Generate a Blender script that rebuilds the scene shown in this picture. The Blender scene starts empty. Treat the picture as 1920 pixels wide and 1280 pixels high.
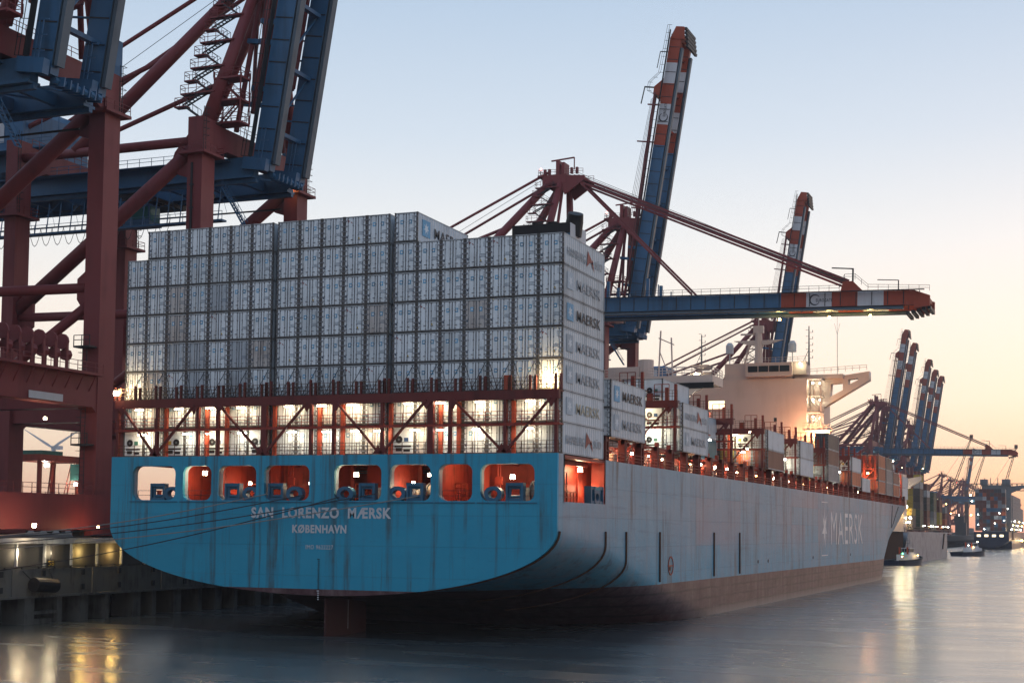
import bpy, math, random
from mathutils import Vector, Matrix
random.seed(7)
sc = bpy.context.scene
col = sc.collection

# ------------------------------------------------------------------ camera
cam_d = bpy.data.cameras.new("camera")
cam = bpy.data.objects.new("camera", cam_d)
col.objects.link(cam)
sc.camera = cam
CAM = Vector((69.01, -126.28, 10.45))
yaw, pitch, roll = -0.37686, 0.06025, 0.01056
fw = Vector((math.sin(yaw) * math.cos(pitch), math.cos(yaw) * math.cos(pitch), math.sin(pitch)))
rt = Vector((math.cos(yaw), -math.sin(yaw), 0))
up = rt.cross(fw)
rt2 = rt * math.cos(roll) + up * math.sin(roll)
up2 = up * math.cos(roll) - rt * math.sin(roll)
m = Matrix.Identity(4)
for i in range(3):
    m[i][0] = rt2[i]; m[i][1] = up2[i]; m[i][2] = -fw[i]; m[i][3] = CAM[i]
cam.matrix_world = m
cam_d.sensor_width = 36
cam_d.lens = 2768.6 / 1920 * 36
cam_d.shift_y = (824.33 - 640) / 1920
cam_d.clip_start = 0.5
cam_d.clip_end = 12000

# ------------------------------------------------------------------ dusk sky
world = bpy.data.worlds.new("World")
sc.world = world
world.use_nodes = True
wn = world.node_tree; wn.nodes.clear()
def N(tree, typ, **kw):
    n = tree.nodes.new(typ)
    for k, v in kw.items(): setattr(n, k, v)
    return n
def ramp(tree, stops, fac):
    r = N(tree, 'ShaderNodeValToRGB')
    e = r.color_ramp.elements
    while len(e) > 1: e.remove(e[-1])
    e[0].position = stops[0][0]; e[0].color = (*stops[0][1], 1)
    for p, c in stops[1:]:
        q = e.new(p); q.color = (*c, 1)
    tree.links.new(fac, r.inputs[0])
    return r.outputs[0]
def srgb(r, g, b):
    return tuple(((v / 255) / 12.92 if v / 255 < .04045 else ((v / 255 + .055) / 1.055) ** 2.4) for v in (r, g, b))
L = wn.links
tc = N(wn, 'ShaderNodeTexCoord')
sep = N(wn, 'ShaderNodeSeparateXYZ'); L.new(tc.outputs['Generated'], sep.inputs[0])
asin = N(wn, 'ShaderNodeMath', operation='ARCSINE'); L.new(sep.outputs[2], asin.inputs[0])
el = N(wn, 'ShaderNodeMath', operation='MULTIPLY'); L.new(asin.outputs[0], el.inputs[0]); el.inputs[1].default_value = 2 / math.pi
# elevation as 0..1 of 90 degrees
d = 1 / 90
west = ramp(wn, [(0, srgb(232, 168, 148)), (1.2 * d, srgb(244, 196, 162)), (2.6 * d, srgb(251, 220, 190)), (5 * d, srgb(252, 236, 217)),
                 (8 * d, srgb(247, 237, 228)), (11 * d, srgb(232, 233, 235)), (15 * d, srgb(204, 216, 230)), (21 * d, srgb(172, 194, 219)),
                 (35 * d, srgb(160, 184, 214)), (60 * d, srgb(142, 168, 204)), (1, srgb(136, 162, 200))], el.outputs[0])
east = ramp(wn, [(0, srgb(196, 190, 198)), (5 * d, srgb(222, 202, 204)), (12 * d, srgb(206, 208, 220)), (25 * d, srgb(180, 202, 226)),
                 (60 * d, srgb(144, 172, 210)), (1, srgb(136, 162, 200))], el.outputs[0])
dot = N(wn, 'ShaderNodeVectorMath', operation='DOT_PRODUCT')
L.new(tc.outputs['Generated'], dot.inputs[0])
SUN = Vector((math.sin(math.radians(3)), math.cos(math.radians(3)), 0))
dot.inputs[1].default_value = SUN
mr = N(wn, 'ShaderNodeMapRange', interpolation_type='SMOOTHSTEP')
mr.inputs[1].default_value = -0.40; mr.inputs[2].default_value = 0.85
L.new(dot.outputs['Value'], mr.inputs[0])
mix = N(wn, 'ShaderNodeMix', data_type='RGBA')
L.new(mr.outputs[0], mix.inputs[0]); L.new(east, mix.inputs[6]); L.new(west, mix.inputs[7])
sky = N(wn, 'ShaderNodeTexSky', sky_type='NISHITA')
sky.sun_disc = False; sky.sun_elevation = math.radians(1.0); sky.sun_rotation = math.radians(12)
bg1 = N(wn, 'ShaderNodeBackground'); L.new(mix.outputs[2], bg1.inputs[0]); bg1.inputs[1].default_value = 1.07
bg2 = N(wn, 'ShaderNodeBackground'); L.new(sky.outputs[0], bg2.inputs[0]); bg2.inputs[1].default_value = 0.05
addw = N(wn, 'ShaderNodeAddShader'); L.new(bg1.outputs[0], addw.inputs[0]); L.new(bg2.outputs[0], addw.inputs[1])
wo = N(wn, 'ShaderNodeOutputWorld'); L.new(addw.outputs[0], wo.inputs[0])

# last glow of the sun, low over the river to the right
sd = bpy.data.lights.new("sun", 'SUN'); sd.energy = 0.16; sd.angle = math.radians(20); sd.color = (1, .62, .42)
so = bpy.data.objects.new("sun", sd); col.objects.link(so)
sv = Vector((math.sin(math.radians(50)) , math.cos(math.radians(50)), math.tan(math.radians(7))))
so.rotation_euler = sv.to_track_quat('Z', 'Y').to_euler()
so.location = (300, 300, 200)

sc.view_settings.view_transform = 'Standard'
sc.view_settings.look = 'None'
sc.view_settings.exposure = 0
sc.view_settings.gamma = 1
sc.cycles.use_denoising = True
sc.cycles.max_bounces = 6
sc.cycles.diffuse_bounces = 3
sc.cycles.glossy_bounces = 3
sc.cycles.sample_clamp_indirect = 4
sc.cycles.caustics_reflective = False
sc.cycles.caustics_refractive = False

# ------------------------------------------------------------------ materials
def new_mat(name):
    mt = bpy.data.materials.new(name); mt.use_nodes = True
    t = mt.node_tree; b = t.nodes['Principled BSDF']
    return mt, t, b
def paint(name, c, rough=.5, metal=0, dirt=.35, dirtcol=(.05, .035, .025), scale=1.0, streak=1.0, rand=.0, bump=0.0, spec=.22, bands=0):
    """weathered paint: blotches, vertical runs of dirt, a little variation from object to object"""
    mt, t, b = new_mat(name); L = t.links
    geo = N(t, 'ShaderNodeNewGeometry')
    mp = N(t, 'ShaderNodeMapping'); mp.inputs['Scale'].default_value = (1.3 * scale, 1.3 * scale, .12 * scale / streak)
    L.new(geo.outputs['Position'], mp.inputs[0])
    n1 = N(t, 'ShaderNodeTexNoise'); n1.inputs['Scale'].default_value = 1; n1.inputs['Detail'].default_value = 7; n1.inputs['Roughness'].default_value = .65
    L.new(mp.outputs[0], n1.inputs[0])
    n2 = N(t, 'ShaderNodeTexNoise'); n2.inputs['Scale'].default_value = .35 * scale; n2.inputs['Detail'].default_value = 6
    L.new(geo.outputs['Position'], n2.inputs[0])
    mu = N(t, 'ShaderNodeMath', operation='MULTIPLY'); L.new(n1.outputs[0], mu.inputs[0]); L.new(n2.outputs[0], mu.inputs[1])
    m2 = N(t, 'ShaderNodeMapRange'); m2.inputs[1].default_value = .24; m2.inputs[2].default_value = .42; m2.inputs[4].default_value = dirt
    L.new(mu.outputs[0], m2.inputs[0])
    base = N(t, 'ShaderNodeMix', data_type='RGBA'); base.inputs[6].default_value = (*c, 1); base.inputs[7].default_value = (*dirtcol, 1)
    L.new(m2.outputs[0], base.inputs[0])
    outc = base.outputs[2]
    if rand:
        oi = N(t, 'ShaderNodeObjectInfo'); hs = N(t, 'ShaderNodeHueSaturation')
        r1 = N(t, 'ShaderNodeMapRange'); r1.inputs[3].default_value = 1 - rand; r1.inputs[4].default_value = 1 + rand * .5
        L.new(oi.outputs['Random'], r1.inputs[0]); L.new(r1.outputs[0], hs.inputs['Value'])
        L.new(outc, hs.inputs['Color']); outc = hs.outputs[0]
    L.new(outc, b.inputs['Base Color'])
    rr = N(t, 'ShaderNodeMapRange'); rr.inputs[3].default_value = rough; rr.inputs[4].default_value = min(1, rough + .25)
    L.new(m2.outputs[0], rr.inputs[0]); L.new(rr.outputs[0], b.inputs['Roughness'])
    b.inputs['Metallic'].default_value = metal
    b.inputs['Specular IOR Level'].default_value = spec
    if bump or bands:
        bp = N(t, 'ShaderNodeBump'); bp.inputs['Strength'].default_value = bump or .5
        if bands:
            ob = N(t, 'ShaderNodeTexCoord'); sx = N(t, 'ShaderNodeSeparateXYZ'); L.new(ob.outputs['Object'], sx.inputs[0])
            sn = N(t, 'ShaderNodeMath', operation='MULTIPLY'); sn.inputs[1].default_value = bands; L.new(sx.outputs[1], sn.inputs[0])
            s2 = N(t, 'ShaderNodeMath', operation='SINE'); L.new(sn.outputs[0], s2.inputs[0])
            bp.inputs['Distance'].default_value = .03; L.new(s2.outputs[0], bp.inputs['Height'])
        else:
            bp.inputs['Distance'].default_value = .05; L.new(n2.outputs[0], bp.inputs['Height'])
        L.new(bp.outputs[0], b.inputs['Normal'])
    return mt
def emit(name, c, s):
    mt, t, b = new_mat(name)
    b.inputs['Base Color'].default_value = (*c, 1)
    b.inputs['Emission Color'].default_value = (*c, 1); b.inputs['Emission Strength'].default_value = s
    return mt
M = {}
M['door'] = paint('reefer_door_paint', (.70, .75, .77), .45, dirt=.42, dirtcol=(.20, .18, .15), rand=.08)
M['door2'] = paint('reefer_door_grey', (.56, .61, .63), .5, dirt=.5, dirtcol=(.2, .18, .15), rand=.08)
M['door3'] = paint('reefer_door_stained', (.50, .47, .44), .5, dirt=.6, dirtcol=(.2, .15, .12), rand=.08)
M['door4'] = paint('reefer_door_dull', (.40, .44, .47), .5, dirt=.6, dirtcol=(.15, .14, .13), rand=.08)
M['side'] = paint('reefer_side_paint', (.50, .56, .60), .45, dirt=.45, dirtcol=(.22, .2, .18), rand=.12, bands=11, bump=1)
M['post'] = paint('container_frame_paint', (.10, .095, .09), .6, dirt=.6, dirtcol=(.07, .045, .03), rand=.2)
M['rail'] = paint('container_rail_paint', (.42, .44, .45), .5, dirt=.5, dirtcol=(.1, .07, .05), rand=.2)
M['rod'] = paint('galvanised_rod', (.17, .18, .20), .5, .4, dirt=.4)
M['black'] = paint('black_paint', (.012, .012, .014), .5, dirt=.2)
M['mark'] = paint('marking_paint', (.13, .17, .22), .6, dirt=.2)
M['logo'] = paint('light_blue_logo', (.10, .33, .52), .5, dirt=.3, dirtcol=(.4, .45, .5), rand=.4)
M['logow'] = paint('logo_white', (.6, .65, .68), .5, dirt=.2)
M['textd'] = paint('dark_lettering', (.035, .04, .05), .5, dirt=.15)
M['textg'] = paint('faded_grey_lettering', (.33, .35, .37), .5, dirt=.5, dirtcol=(.45, .45, .45))
M['texty'] = paint('yellowed_lettering', (.42, .39, .30), .5, dirt=.6, dirtcol=(.5, .48, .42))
M['faded'] = paint('faded_side_lettering', (.72, .69, .66), .45, dirt=.5, dirtcol=(.22, .28, .33))
M['red_em'] = paint('red_emblem', (.28, .06, .05), .5, dirt=.4)
M['oxide'] = paint('red_oxide_paint', (.26, .040, .026), .5, dirt=.55, dirtcol=(.07, .03, .02), scale=1.2)
M['dark_oxide'] = paint('dull_red_oxide_paint', (.13, .026, .022), .55, dirt=.6, dirtcol=(.04, .02, .018))
M['deckred'] = paint('mooring_deck_paint', (.36, .050, .028), .5, dirt=.7, dirtcol=(.10, .03, .02), scale=2)
M['crane_red'] = paint('crane_red_paint', (.195, .042, .044), .5, dirt=.5, dirtcol=(.085, .026, .028), scale=.5)
M['crane_blue'] = paint('crane_blue_paint', (.040, .125, .235), .4, dirt=.5, dirtcol=(.03, .05, .07), scale=.5)
M['stripe_red'] = paint('stripe_orange_red', (.33, .06, .03), .5, dirt=.3)
M['stripe_white'] = paint('stripe_white', (.52, .53, .55), .5, dirt=.3, dirtcol=(.3, .27, .25))
M['boom_under'] = paint('boom_underside', (.08, .115, .145), .45, dirt=.6, dirtcol=(.05, .05, .05), scale=.6)
M['rudder'] = paint('rudder_paint', (.045, .014, .014), .6, dirt=.4)
M['steel'] = paint('grey_steel', (.16, .17, .18), .5, .2, dirt=.5)
M['dark_steel'] = paint('dark_steel', (.03, .033, .038), .5, .2, dirt=.3)
M['rust'] = paint('rusty_steel', (.10, .05, .03), .7, dirt=.5)
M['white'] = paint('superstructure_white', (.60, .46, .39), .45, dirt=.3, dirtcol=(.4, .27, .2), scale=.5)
M['concrete'] = paint('quay_concrete', (.13, .127, .115), .8, dirt=.8, dirtcol=(.04, .04, .035), scale=1.2, bump=.6)
M['pale_conc'] = paint('pale_quay_band', (.36, .38, .40), .7, dirt=.5, dirtcol=(.12, .12, .12), scale=1.5)
M['asphalt'] = paint('quay_paving', (.06, .06, .06), .8, dirt=.5)
M['ship_blue'] = paint('fitting_blue', (.03, .11, .18), .45, dirt=.3)
M['rope'] = paint('mooring_rope', (.20, .20, .19), .9, dirt=.3)
M['drum'] = paint('rope_drum', (.38, .34, .28), .9, dirt=.4)
M['yellow'] = paint('yellow_paint', (.5, .33, .05), .5, dirt=.3)
M['navy'] = paint('navy_hull_paint', (.008, .016, .04), .35, dirt=.3)
M['grey_hull'] = paint('grey_hull_paint', (.24, .25, .27), .5, dirt=.7, dirtcol=(.10, .07, .06), scale=.7)
M['glass'] = paint('dark_glass', (.02, .03, .035), .08, dirt=.1)
M['cabglass'] = paint('green_cab_glass', (.05, .16, .15), .1, dirt=.1)
M['lamp_w'] = emit('lamp_warm_white', (1, .80, .52), 60)
M['lamp_c'] = emit('lamp_cool_white', (.95, .95, .82), 40)
M['lamp_y'] = emit('lamp_sodium', (1, .56, .14), 60)
M['lamp_o'] = emit('lamp_orange', (1, .42, .16), 50)
M['lamp_r'] = emit('lamp_red', (1, .08, .06), 30)
M['lamp_g'] = emit('lamp_green', (.1, 1, .4), 25)
M['win_lit'] = emit('lit_window', (1, .80, .50), 2.2)
CC = {'white': (.50, .50, .50), 'grey': (.22, .23, .24), 'blue': (.04, .10, .18), 'teal': (.05, .16, .18), 'orange': (.42, .09, .03), 'brown': (.14, .04, .03),
      'green': (.08, .11, .07), 'yellow': (.38, .28, .05), 'dark': (.06, .06, .065)}
for k, c in CC.items():
    M['c_' + k] = paint('container_' + k, c, .5, dirt=.4, dirtcol=(.08, .06, .05), rand=.25, bands=22)

# hull paint: blue topsides, brown-red boot top, with runs of rust, scuffs and plate seams
def hull_mat():
    mt, t, b = new_mat('hull_paint'); L = t.links
    geo = N(t, 'ShaderNodeNewGeometry')
    sp = N(t, 'ShaderNodeSeparateXYZ'); L.new(geo.outputs['Position'], sp.inputs[0])
    def noise(scale, sv, det=6, ro=.6):
        mp = N(t, 'ShaderNodeMapping'); mp.inputs['Scale'].default_value = sv; L.new(geo.outputs['Position'], mp.inputs[0])
        n = N(t, 'ShaderNodeTexNoise'); n.inputs['Scale'].default_value = scale; n.inputs['Detail'].default_value = det; n.inputs['Roughness'].default_value = ro
        L.new(mp.outputs[0], n.inputs[0]); return n.outputs[0]
    def mrange(v, a, c, lo=0, hi=1):
        r = N(t, 'ShaderNodeMapRange'); r.inputs[1].default_value = a; r.inputs[2].default_value = c; r.inputs[3].default_value = lo; r.inputs[4].default_value = hi
        L.new(v, r.inputs[0]); return r.outputs[0]
    def mixc(f, a, c):
        mx = N(t, 'ShaderNodeMix', data_type='RGBA')
        if isinstance(f, float): mx.inputs[0].default_value = f
        else: L.new(f, mx.inputs[0])
        for s, v in ((6, a), (7, c)):
            if isinstance(v, tuple): mx.inputs[s].default_value = (*v, 1)
            else: L.new(v, mx.inputs[s])
        return mx.outputs[2]
    def mul(a, c):
        q = N(t, 'ShaderNodeMath', operation='MULTIPLY'); L.new(a, q.inputs[0])
        if isinstance(c, float): q.inputs[1].default_value = c
        else: L.new(c, q.inputs[1])
        return q.outputs[0]
    # salt-faded sides: chalky patches, absent from the flat stern; the paling upward is light painted in
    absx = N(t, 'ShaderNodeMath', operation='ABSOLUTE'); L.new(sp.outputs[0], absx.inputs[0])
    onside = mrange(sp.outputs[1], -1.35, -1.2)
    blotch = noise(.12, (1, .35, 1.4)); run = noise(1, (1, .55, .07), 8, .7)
    fade = mul(mul(onside, mrange(blotch, .28, .68, .45, .95)), mrange(sp.outputs[2], 4.5, 12.5, .12, 1))  # chalky patches, times a paling with height that is painted light
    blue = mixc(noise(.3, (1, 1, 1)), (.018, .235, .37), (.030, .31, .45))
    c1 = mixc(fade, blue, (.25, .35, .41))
    c1 = mixc(mul(mrange(run, .45, .70, 0, .55), onside), c1, (.30, .30, .31))
    c1 = mixc(mul(mrange(noise(.8, (1, .12, 3), 6, .7), .55, .7, 0, .35), onside), c1, (.10, .13, .16))
    # rust runs on the stern
    rr = noise(1, (.9, .5, .035), 5, .7)
    rm = mul(mrange(rr, .51, .64, 0, .72), mrange(noise(.25, (1, 1, .6)), .34, .54))
    c1 = mixc(rm, c1, (.055, .045, .03))
    sc1 = noise(.55, (.5, .5, 3.2), 7, .75)
    c1 = mixc(mul(mrange(sc1, .62, .74, 0, .35), mrange(sp.outputs[2], 13, 10)), c1, (.02, .06, .10))
    # boot top
    red = mixc(mrange(noise(.5, (1, .4, 1.6), 8, .7), .35, .65), (.115, .058, .066), (.045, .017, .020))
    red = mixc(mrange(noise(1, (1, .5, .12), 8, .7), .50, .70, 0, .45), red, (.20, .16, .15))
    br = N(t, 'ShaderNodeTexBrick'); br.inputs['Scale'].default_value = .5; br.inputs['Mortar Size'].default_value = .1
    br.inputs['Brick Width'].default_value = 5.5; br.inputs['Row Height'].default_value = .62; br.inputs['Mortar Smooth'].default_value = .8
    br.inputs['Color1'].default_value = (0, 0, 0, 1); br.inputs['Color2'].default_value = (0, 0, 0, 1); br.inputs['Mortar'].default_value = (1, 1, 1, 1)
    cb = N(t, 'ShaderNodeCombineXYZ'); L.new(sp.outputs[1], cb.inputs[0])
    wob = N(t, 'ShaderNodeMath', operation='MULTIPLY_ADD'); L.new(noise(.4, (1, 1, 1)), wob.inputs[0]); wob.inputs[1].default_value = .5; L.new(sp.outputs[2], wob.inputs[2])
    L.new(wob.outputs[0], cb.inputs[1]); L.new(cb.outputs[0], br.inputs[0])
    bf = N(t, 'ShaderNodeSeparateColor'); L.new(br.outputs[0], bf.inputs[0])
    red = mixc(mul(bf.outputs[0], mrange(noise(.3, (1, .3, 1)), .30, .52, 0, .95)), red, (.03, .015, .015))
    # weed and salt line near the water
    red = mixc(mul(mrange(sp.outputs[2], .15, 1.2, .6, 0), mrange(sp.outputs[1], 40, 60)), red, (.28, .25, .22))
    line = N(t, 'ShaderNodeMath', operation='GREATER_THAN'); L.new(sp.outputs[2], line.inputs[0]); line.inputs[1].default_value = 4.55
    outc = mixc(line.outputs[0], red, c1)
    # plate seams
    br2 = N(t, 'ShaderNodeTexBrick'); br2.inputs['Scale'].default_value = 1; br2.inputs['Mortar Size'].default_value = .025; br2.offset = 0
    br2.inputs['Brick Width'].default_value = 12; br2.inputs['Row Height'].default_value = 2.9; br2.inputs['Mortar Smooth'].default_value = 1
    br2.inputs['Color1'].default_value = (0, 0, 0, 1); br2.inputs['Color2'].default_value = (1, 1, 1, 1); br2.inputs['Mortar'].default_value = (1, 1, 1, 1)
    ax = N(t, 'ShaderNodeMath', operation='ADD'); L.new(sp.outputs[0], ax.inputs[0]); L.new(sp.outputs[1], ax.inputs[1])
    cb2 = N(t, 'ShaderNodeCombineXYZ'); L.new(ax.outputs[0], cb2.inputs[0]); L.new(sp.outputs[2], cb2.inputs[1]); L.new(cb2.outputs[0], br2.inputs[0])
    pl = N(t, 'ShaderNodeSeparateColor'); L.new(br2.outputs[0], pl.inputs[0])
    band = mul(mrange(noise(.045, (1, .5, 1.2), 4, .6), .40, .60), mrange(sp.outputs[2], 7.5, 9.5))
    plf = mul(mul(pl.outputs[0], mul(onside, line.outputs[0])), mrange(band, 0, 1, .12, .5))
    outc = mixc(plf, outc, (.42, .27, .27))  # uneven plate tone, its pink a sunset reflection painted into the colour
    outc = mixc(mul(mul(mrange(run, .55, .75, 0, .5), onside), mrange(sp.outputs[2], 14, 17.4)), outc, (.10, .07, .05))
    outc = mixc(mul(br2.outputs[1], .38), outc, (.05, .06, .07))
    L.new(outc, b.inputs['Base Color'])
    L.new(mrange(run, .35, .65, .44, .54), b.inputs['Roughness'])
    b.inputs['Specular IOR Level'].default_value = .25
    bp = N(t, 'ShaderNodeBump'); bp.inputs['Strength'].default_value = .5; bp.inputs['Distance'].default_value = .14
    hsum = N(t, 'ShaderNodeMath', operation='MULTIPLY_ADD'); L.new(br2.outputs[1], hsum.inputs[0]); hsum.inputs[1].default_value = -.35
    L.new(noise(.22, (1, 1, 1.5), 3), hsum.inputs[2])
    L.new(hsum.outputs[0], bp.inputs['Height']); L.new(bp.outputs[0], b.inputs['Normal'])
    return mt
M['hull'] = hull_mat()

def water_mat():
    mt, t, b = new_mat('river_water'); L = t.links
    b.inputs['Base Color'].default_value = (.05, .065, .07, 1)
    b.inputs['Roughness'].default_value = .16; b.inputs['IOR'].default_value = 1.5
    b.inputs['Specular IOR Level'].default_value = 1.0
    b.inputs['Coat Weight'].default_value = .5; b.inputs['Coat Roughness'].default_value = .22; b.inputs['Coat IOR'].default_value = 1.5
    geo = N(t, 'ShaderNodeNewGeometry')
    mp = N(t, 'ShaderNodeMapping'); mp.inputs['Rotation'].default_value = (0, 0, math.radians(-15)); mp.inputs['Scale'].default_value = (.35, 1.2, 1)
    L.new(geo.outputs['Position'], mp.inputs[0])
    n1 = N(t, 'ShaderNodeTexNoise'); n1.inputs['Scale'].default_value = 1.6; n1.inputs['Detail'].default_value = 5; n1.inputs['Roughness'].default_value = .6
    L.new(mp.outputs[0], n1.inputs[0])
    n2 = N(t, 'ShaderNodeTexNoise'); n2.inputs['Scale'].default_value = .12; n2.inputs['Detail'].default_value = 4
    L.new(mp.outputs[0], n2.inputs[0])
    ad = N(t, 'ShaderNodeMath', operation='MULTIPLY_ADD'); L.new(n2.outputs[0], ad.inputs[0]); ad.inputs[1].default_value = 3.0; L.new(n1.outputs[0], ad.inputs[2])
    bp = N(t, 'ShaderNodeBump'); bp.inputs['Strength'].default_value = .3; bp.inputs['Distance'].default_value = .05
    L.new(ad.outputs[0], bp.inputs['Height']); L.new(bp.outputs[0], b.inputs['Normal'])
    # calmer and rougher patches
    r = N(t, 'ShaderNodeMapRange'); r.inputs[1].default_value = .35; r.inputs[2].default_value = .65; r.inputs[3].default_value = .19; r.inputs[4].default_value = .31
    L.new(n2.outputs[0], r.inputs[0]); L.new(r.outputs[0], b.inputs['Roughness'])
    return mt
M['water'] = water_mat()

# ------------------------------------------------------------------ mesh helpers
class MB:
    def __init__(s): s.v = []; s.f = []; s.m = []
    def box(s, x0, x1, y0, y1, z0, z1, m=0):
        b = len(s.v)
        s.v += [(x0, y0, z0), (x1, y0, z0), (x1, y1, z0), (x0, y1, z0), (x0, y0, z1), (x1, y0, z1), (x1, y1, z1), (x0, y1, z1)]
        s.f += [(b, b + 3, b + 2, b + 1), (b + 4, b + 5, b + 6, b + 7), (b, b + 1, b + 5, b + 4), (b + 1, b + 2, b + 6, b + 5), (b + 2, b + 3, b + 7, b + 6), (b + 3, b, b + 4, b + 7)]
        s.m += [m] * 6; return s
    def prism(s, pts, off, m=0):
        """polygon pts swept by vector off"""
        b = len(s.v); n = len(pts); o = Vector(off)
        s.v += [tuple(p) for p in pts] + [tuple(Vector(p) + o) for p in pts]
        s.f += [tuple(range(b + n - 1, b - 1, -1)), tuple(range(b + n, b + 2 * n))]
        s.f += [(b + i, b + (i + 1) % n, b + n + (i + 1) % n, b + n + i) for i in range(n)]
        s.m += [m] * (n + 2); return s
    def beam(s, a, c, w, h=None, m=0, up=(0, 0, 1)):
        h = h or w; a = Vector(a); c = Vector(c); d = (c - a)
        if d.length < 1e-6: return s
        d.normalize(); u = Vector(up)
        if abs(d.dot(u)) > .98: u = Vector((1, 0, 0))
        r = d.cross(u).normalized(); u = r.cross(d).normalized()
        b = len(s.v)
        for p in (a, c):
            for i, j in ((-1, -1), (1, -1), (1, 1), (-1, 1)): s.v.append(tuple(p + r * (i * w / 2) + u * (j * h / 2)))
        s.f += [(b, b + 1, b + 2, b + 3), (b + 7, b + 6, b + 5, b + 4)] + [(b + i, b + 4 + i, b + 4 + (i + 1) % 4, b + (i + 1) % 4) for i in range(4)]
        s.m += [m] * 6; return s
    def tube(s, a, c, r, n=8, m=0, r2=None):
        r2 = r if r2 is None else r2; a = Vector(a); c = Vector(c); d = (c - a)
        if d.length < 1e-6: return s
        d.normalize(); u = Vector((0, 0, 1)) if abs(d.z) < .95 else Vector((1, 0, 0))
        x = d.cross(u).normalized(); y = x.cross(d)
        b = len(s.v)
        for p, q in ((a, r), (c, r2)):
            for i in range(n):
                t = 2 * math.pi * i / n; s.v.append(tuple(p + x * (q * math.cos(t)) + y * (q * math.sin(t))))
        s.f += [(b + i, b + (i + 1) % n, b + n + (i + 1) % n, b + n + i) for i in range(n)] + [tuple(range(b + n - 1, b - 1, -1)), tuple(range(b + n, b + 2 * n))]
        s.m += [m] * (n + 2); return s
    def path(s, pts, r, n=6, m=0):
        for a, c in zip(pts, pts[1:]): s.tube(a, c, r, n, m)
        return s
    def rail(s, pts, h=1.1, step=2.0, r=.035, m=0, bars=(1, .55)):
        """railing along a 3-D polyline"""
        for a, c in zip(pts, pts[1:]):
            a = Vector(a); c = Vector(c); L_ = (c - a).length; k = max(1, round(L_ / step))
            for i in range(k + 1):
                p = a.lerp(c, i / k); s.beam(p, p + Vector((0, 0, h)), 2 * r, m=m)
            for b_ in bars: s.beam(a + Vector((0, 0, h * b_)), c + Vector((0, 0, h * b_)), 2 * r, m=m)
        return s
    def stairs(s, a, c, w=.8, m=0, side=(0, 1, 0), rail=True):
        a = Vector(a); c = Vector(c); sd = Vector(side).normalized() * (w / 2)
        for q in (-1, 1):
            s.beam(a + sd * q, c + sd * q, .06, .22, m)
            if rail: s.beam(a + sd * q + Vector((0, 0, 1)), c + sd * q + Vector((0, 0, 1)), .06, m=m)
        n = max(2, int((c - a).length / .45)); t = (c - a).normalized() * .12; t.z = 0
        for i in range(n + 1):
            p = a.lerp(c, i / n); s.beam(p - sd, p + sd, .22, .05, m)
            if rail and i % 4 == 0:
                for q in (-1, 1): s.beam(p + sd * q, p + sd * q + Vector((0, 0, 1)), .05, m=m)
        return s
    def tf(s, fn, start=0):
        s.v[start:] = [tuple(fn(Vector(p))) for p in s.v[start:]]; return s
    def build(s, name, mats, parent=None, smooth=False, loc=None):
        if not isinstance(mats, (list, tuple)): mats = [mats]
        me = bpy.data.meshes.new(name); me.from_pydata(s.v, [], s.f)
        for q in mats: me.materials.append(M[q] if isinstance(q, str) else q)
        if len(mats) > 1: me.polygons.foreach_set('material_index', s.m)
        if smooth: me.polygons.foreach_set('use_smooth', [len(f) == 4 for f in s.f])
        me.update()
        o = bpy.data.objects.new(name, me); col.objects.link(o)
        if parent: o.parent = parent
        if loc: o.location = loc
        return o
def tag(o, label=None, cat=None, group=None, kind=None):
    if label: o['label'] = label
    if cat: o['category'] = cat
    if group: o['group'] = group
    if kind: o['kind'] = kind
    return o
def empty(name, loc=(0, 0, 0), label=None, cat=None, group=None, scale=1, rz=0):
    o = bpy.data.objects.new(name, None); o.empty_display_size = .5; col.objects.link(o)
    o.location = loc; o.scale = (scale,) * 3; o.rotation_euler.z = rz
    return tag(o, label, cat, group)
def copy_tree(o, parent=None):
    c = o.copy(); col.objects.link(c); c.parent = parent
    for ch in list(o.children): copy_tree(ch, c)
    return c
_tc = {}
def text(name, s, x0, x1, z0, z1, mat, parent, fn=None, bold=.02, depth=.01):
    """lettering that fills x0..x1 by z0..z1 of the XZ plane at y=0 (reads from -Y), then moved by fn"""
    cu = bpy.data.curves.new('t', 'FONT'); cu.body = s; cu.offset = bold; cu.extrude = depth; cu.resolution_u = 3; cu.space_character = 1.12
    o = bpy.data.objects.new('t', cu); col.objects.link(o)
    bpy.context.view_layer.update()
    me = bpy.data.meshes.new_from_object(o.evaluated_get(bpy.context.evaluated_depsgraph_get()))
    bpy.data.objects.remove(o)
    xs = [v.co.x for v in me.vertices]; ys = [v.co.y for v in me.vertices]
    a, c, e, f = min(xs), max(xs), min(ys), max(ys)
    for v in me.vertices:
        p = Vector((x0 + (v.co.x - a) / (c - a) * (x1 - x0), -v.co.z, z0 + (v.co.y - e) / (f - e) * (z1 - z0)))
        v.co = fn(p) if fn else p
    me.name = name; me.materials.clear(); me.materials.append(M[mat])
    ob = bpy.data.objects.new(name, me); col.objects.link(ob); ob.parent = parent
    return ob
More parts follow.
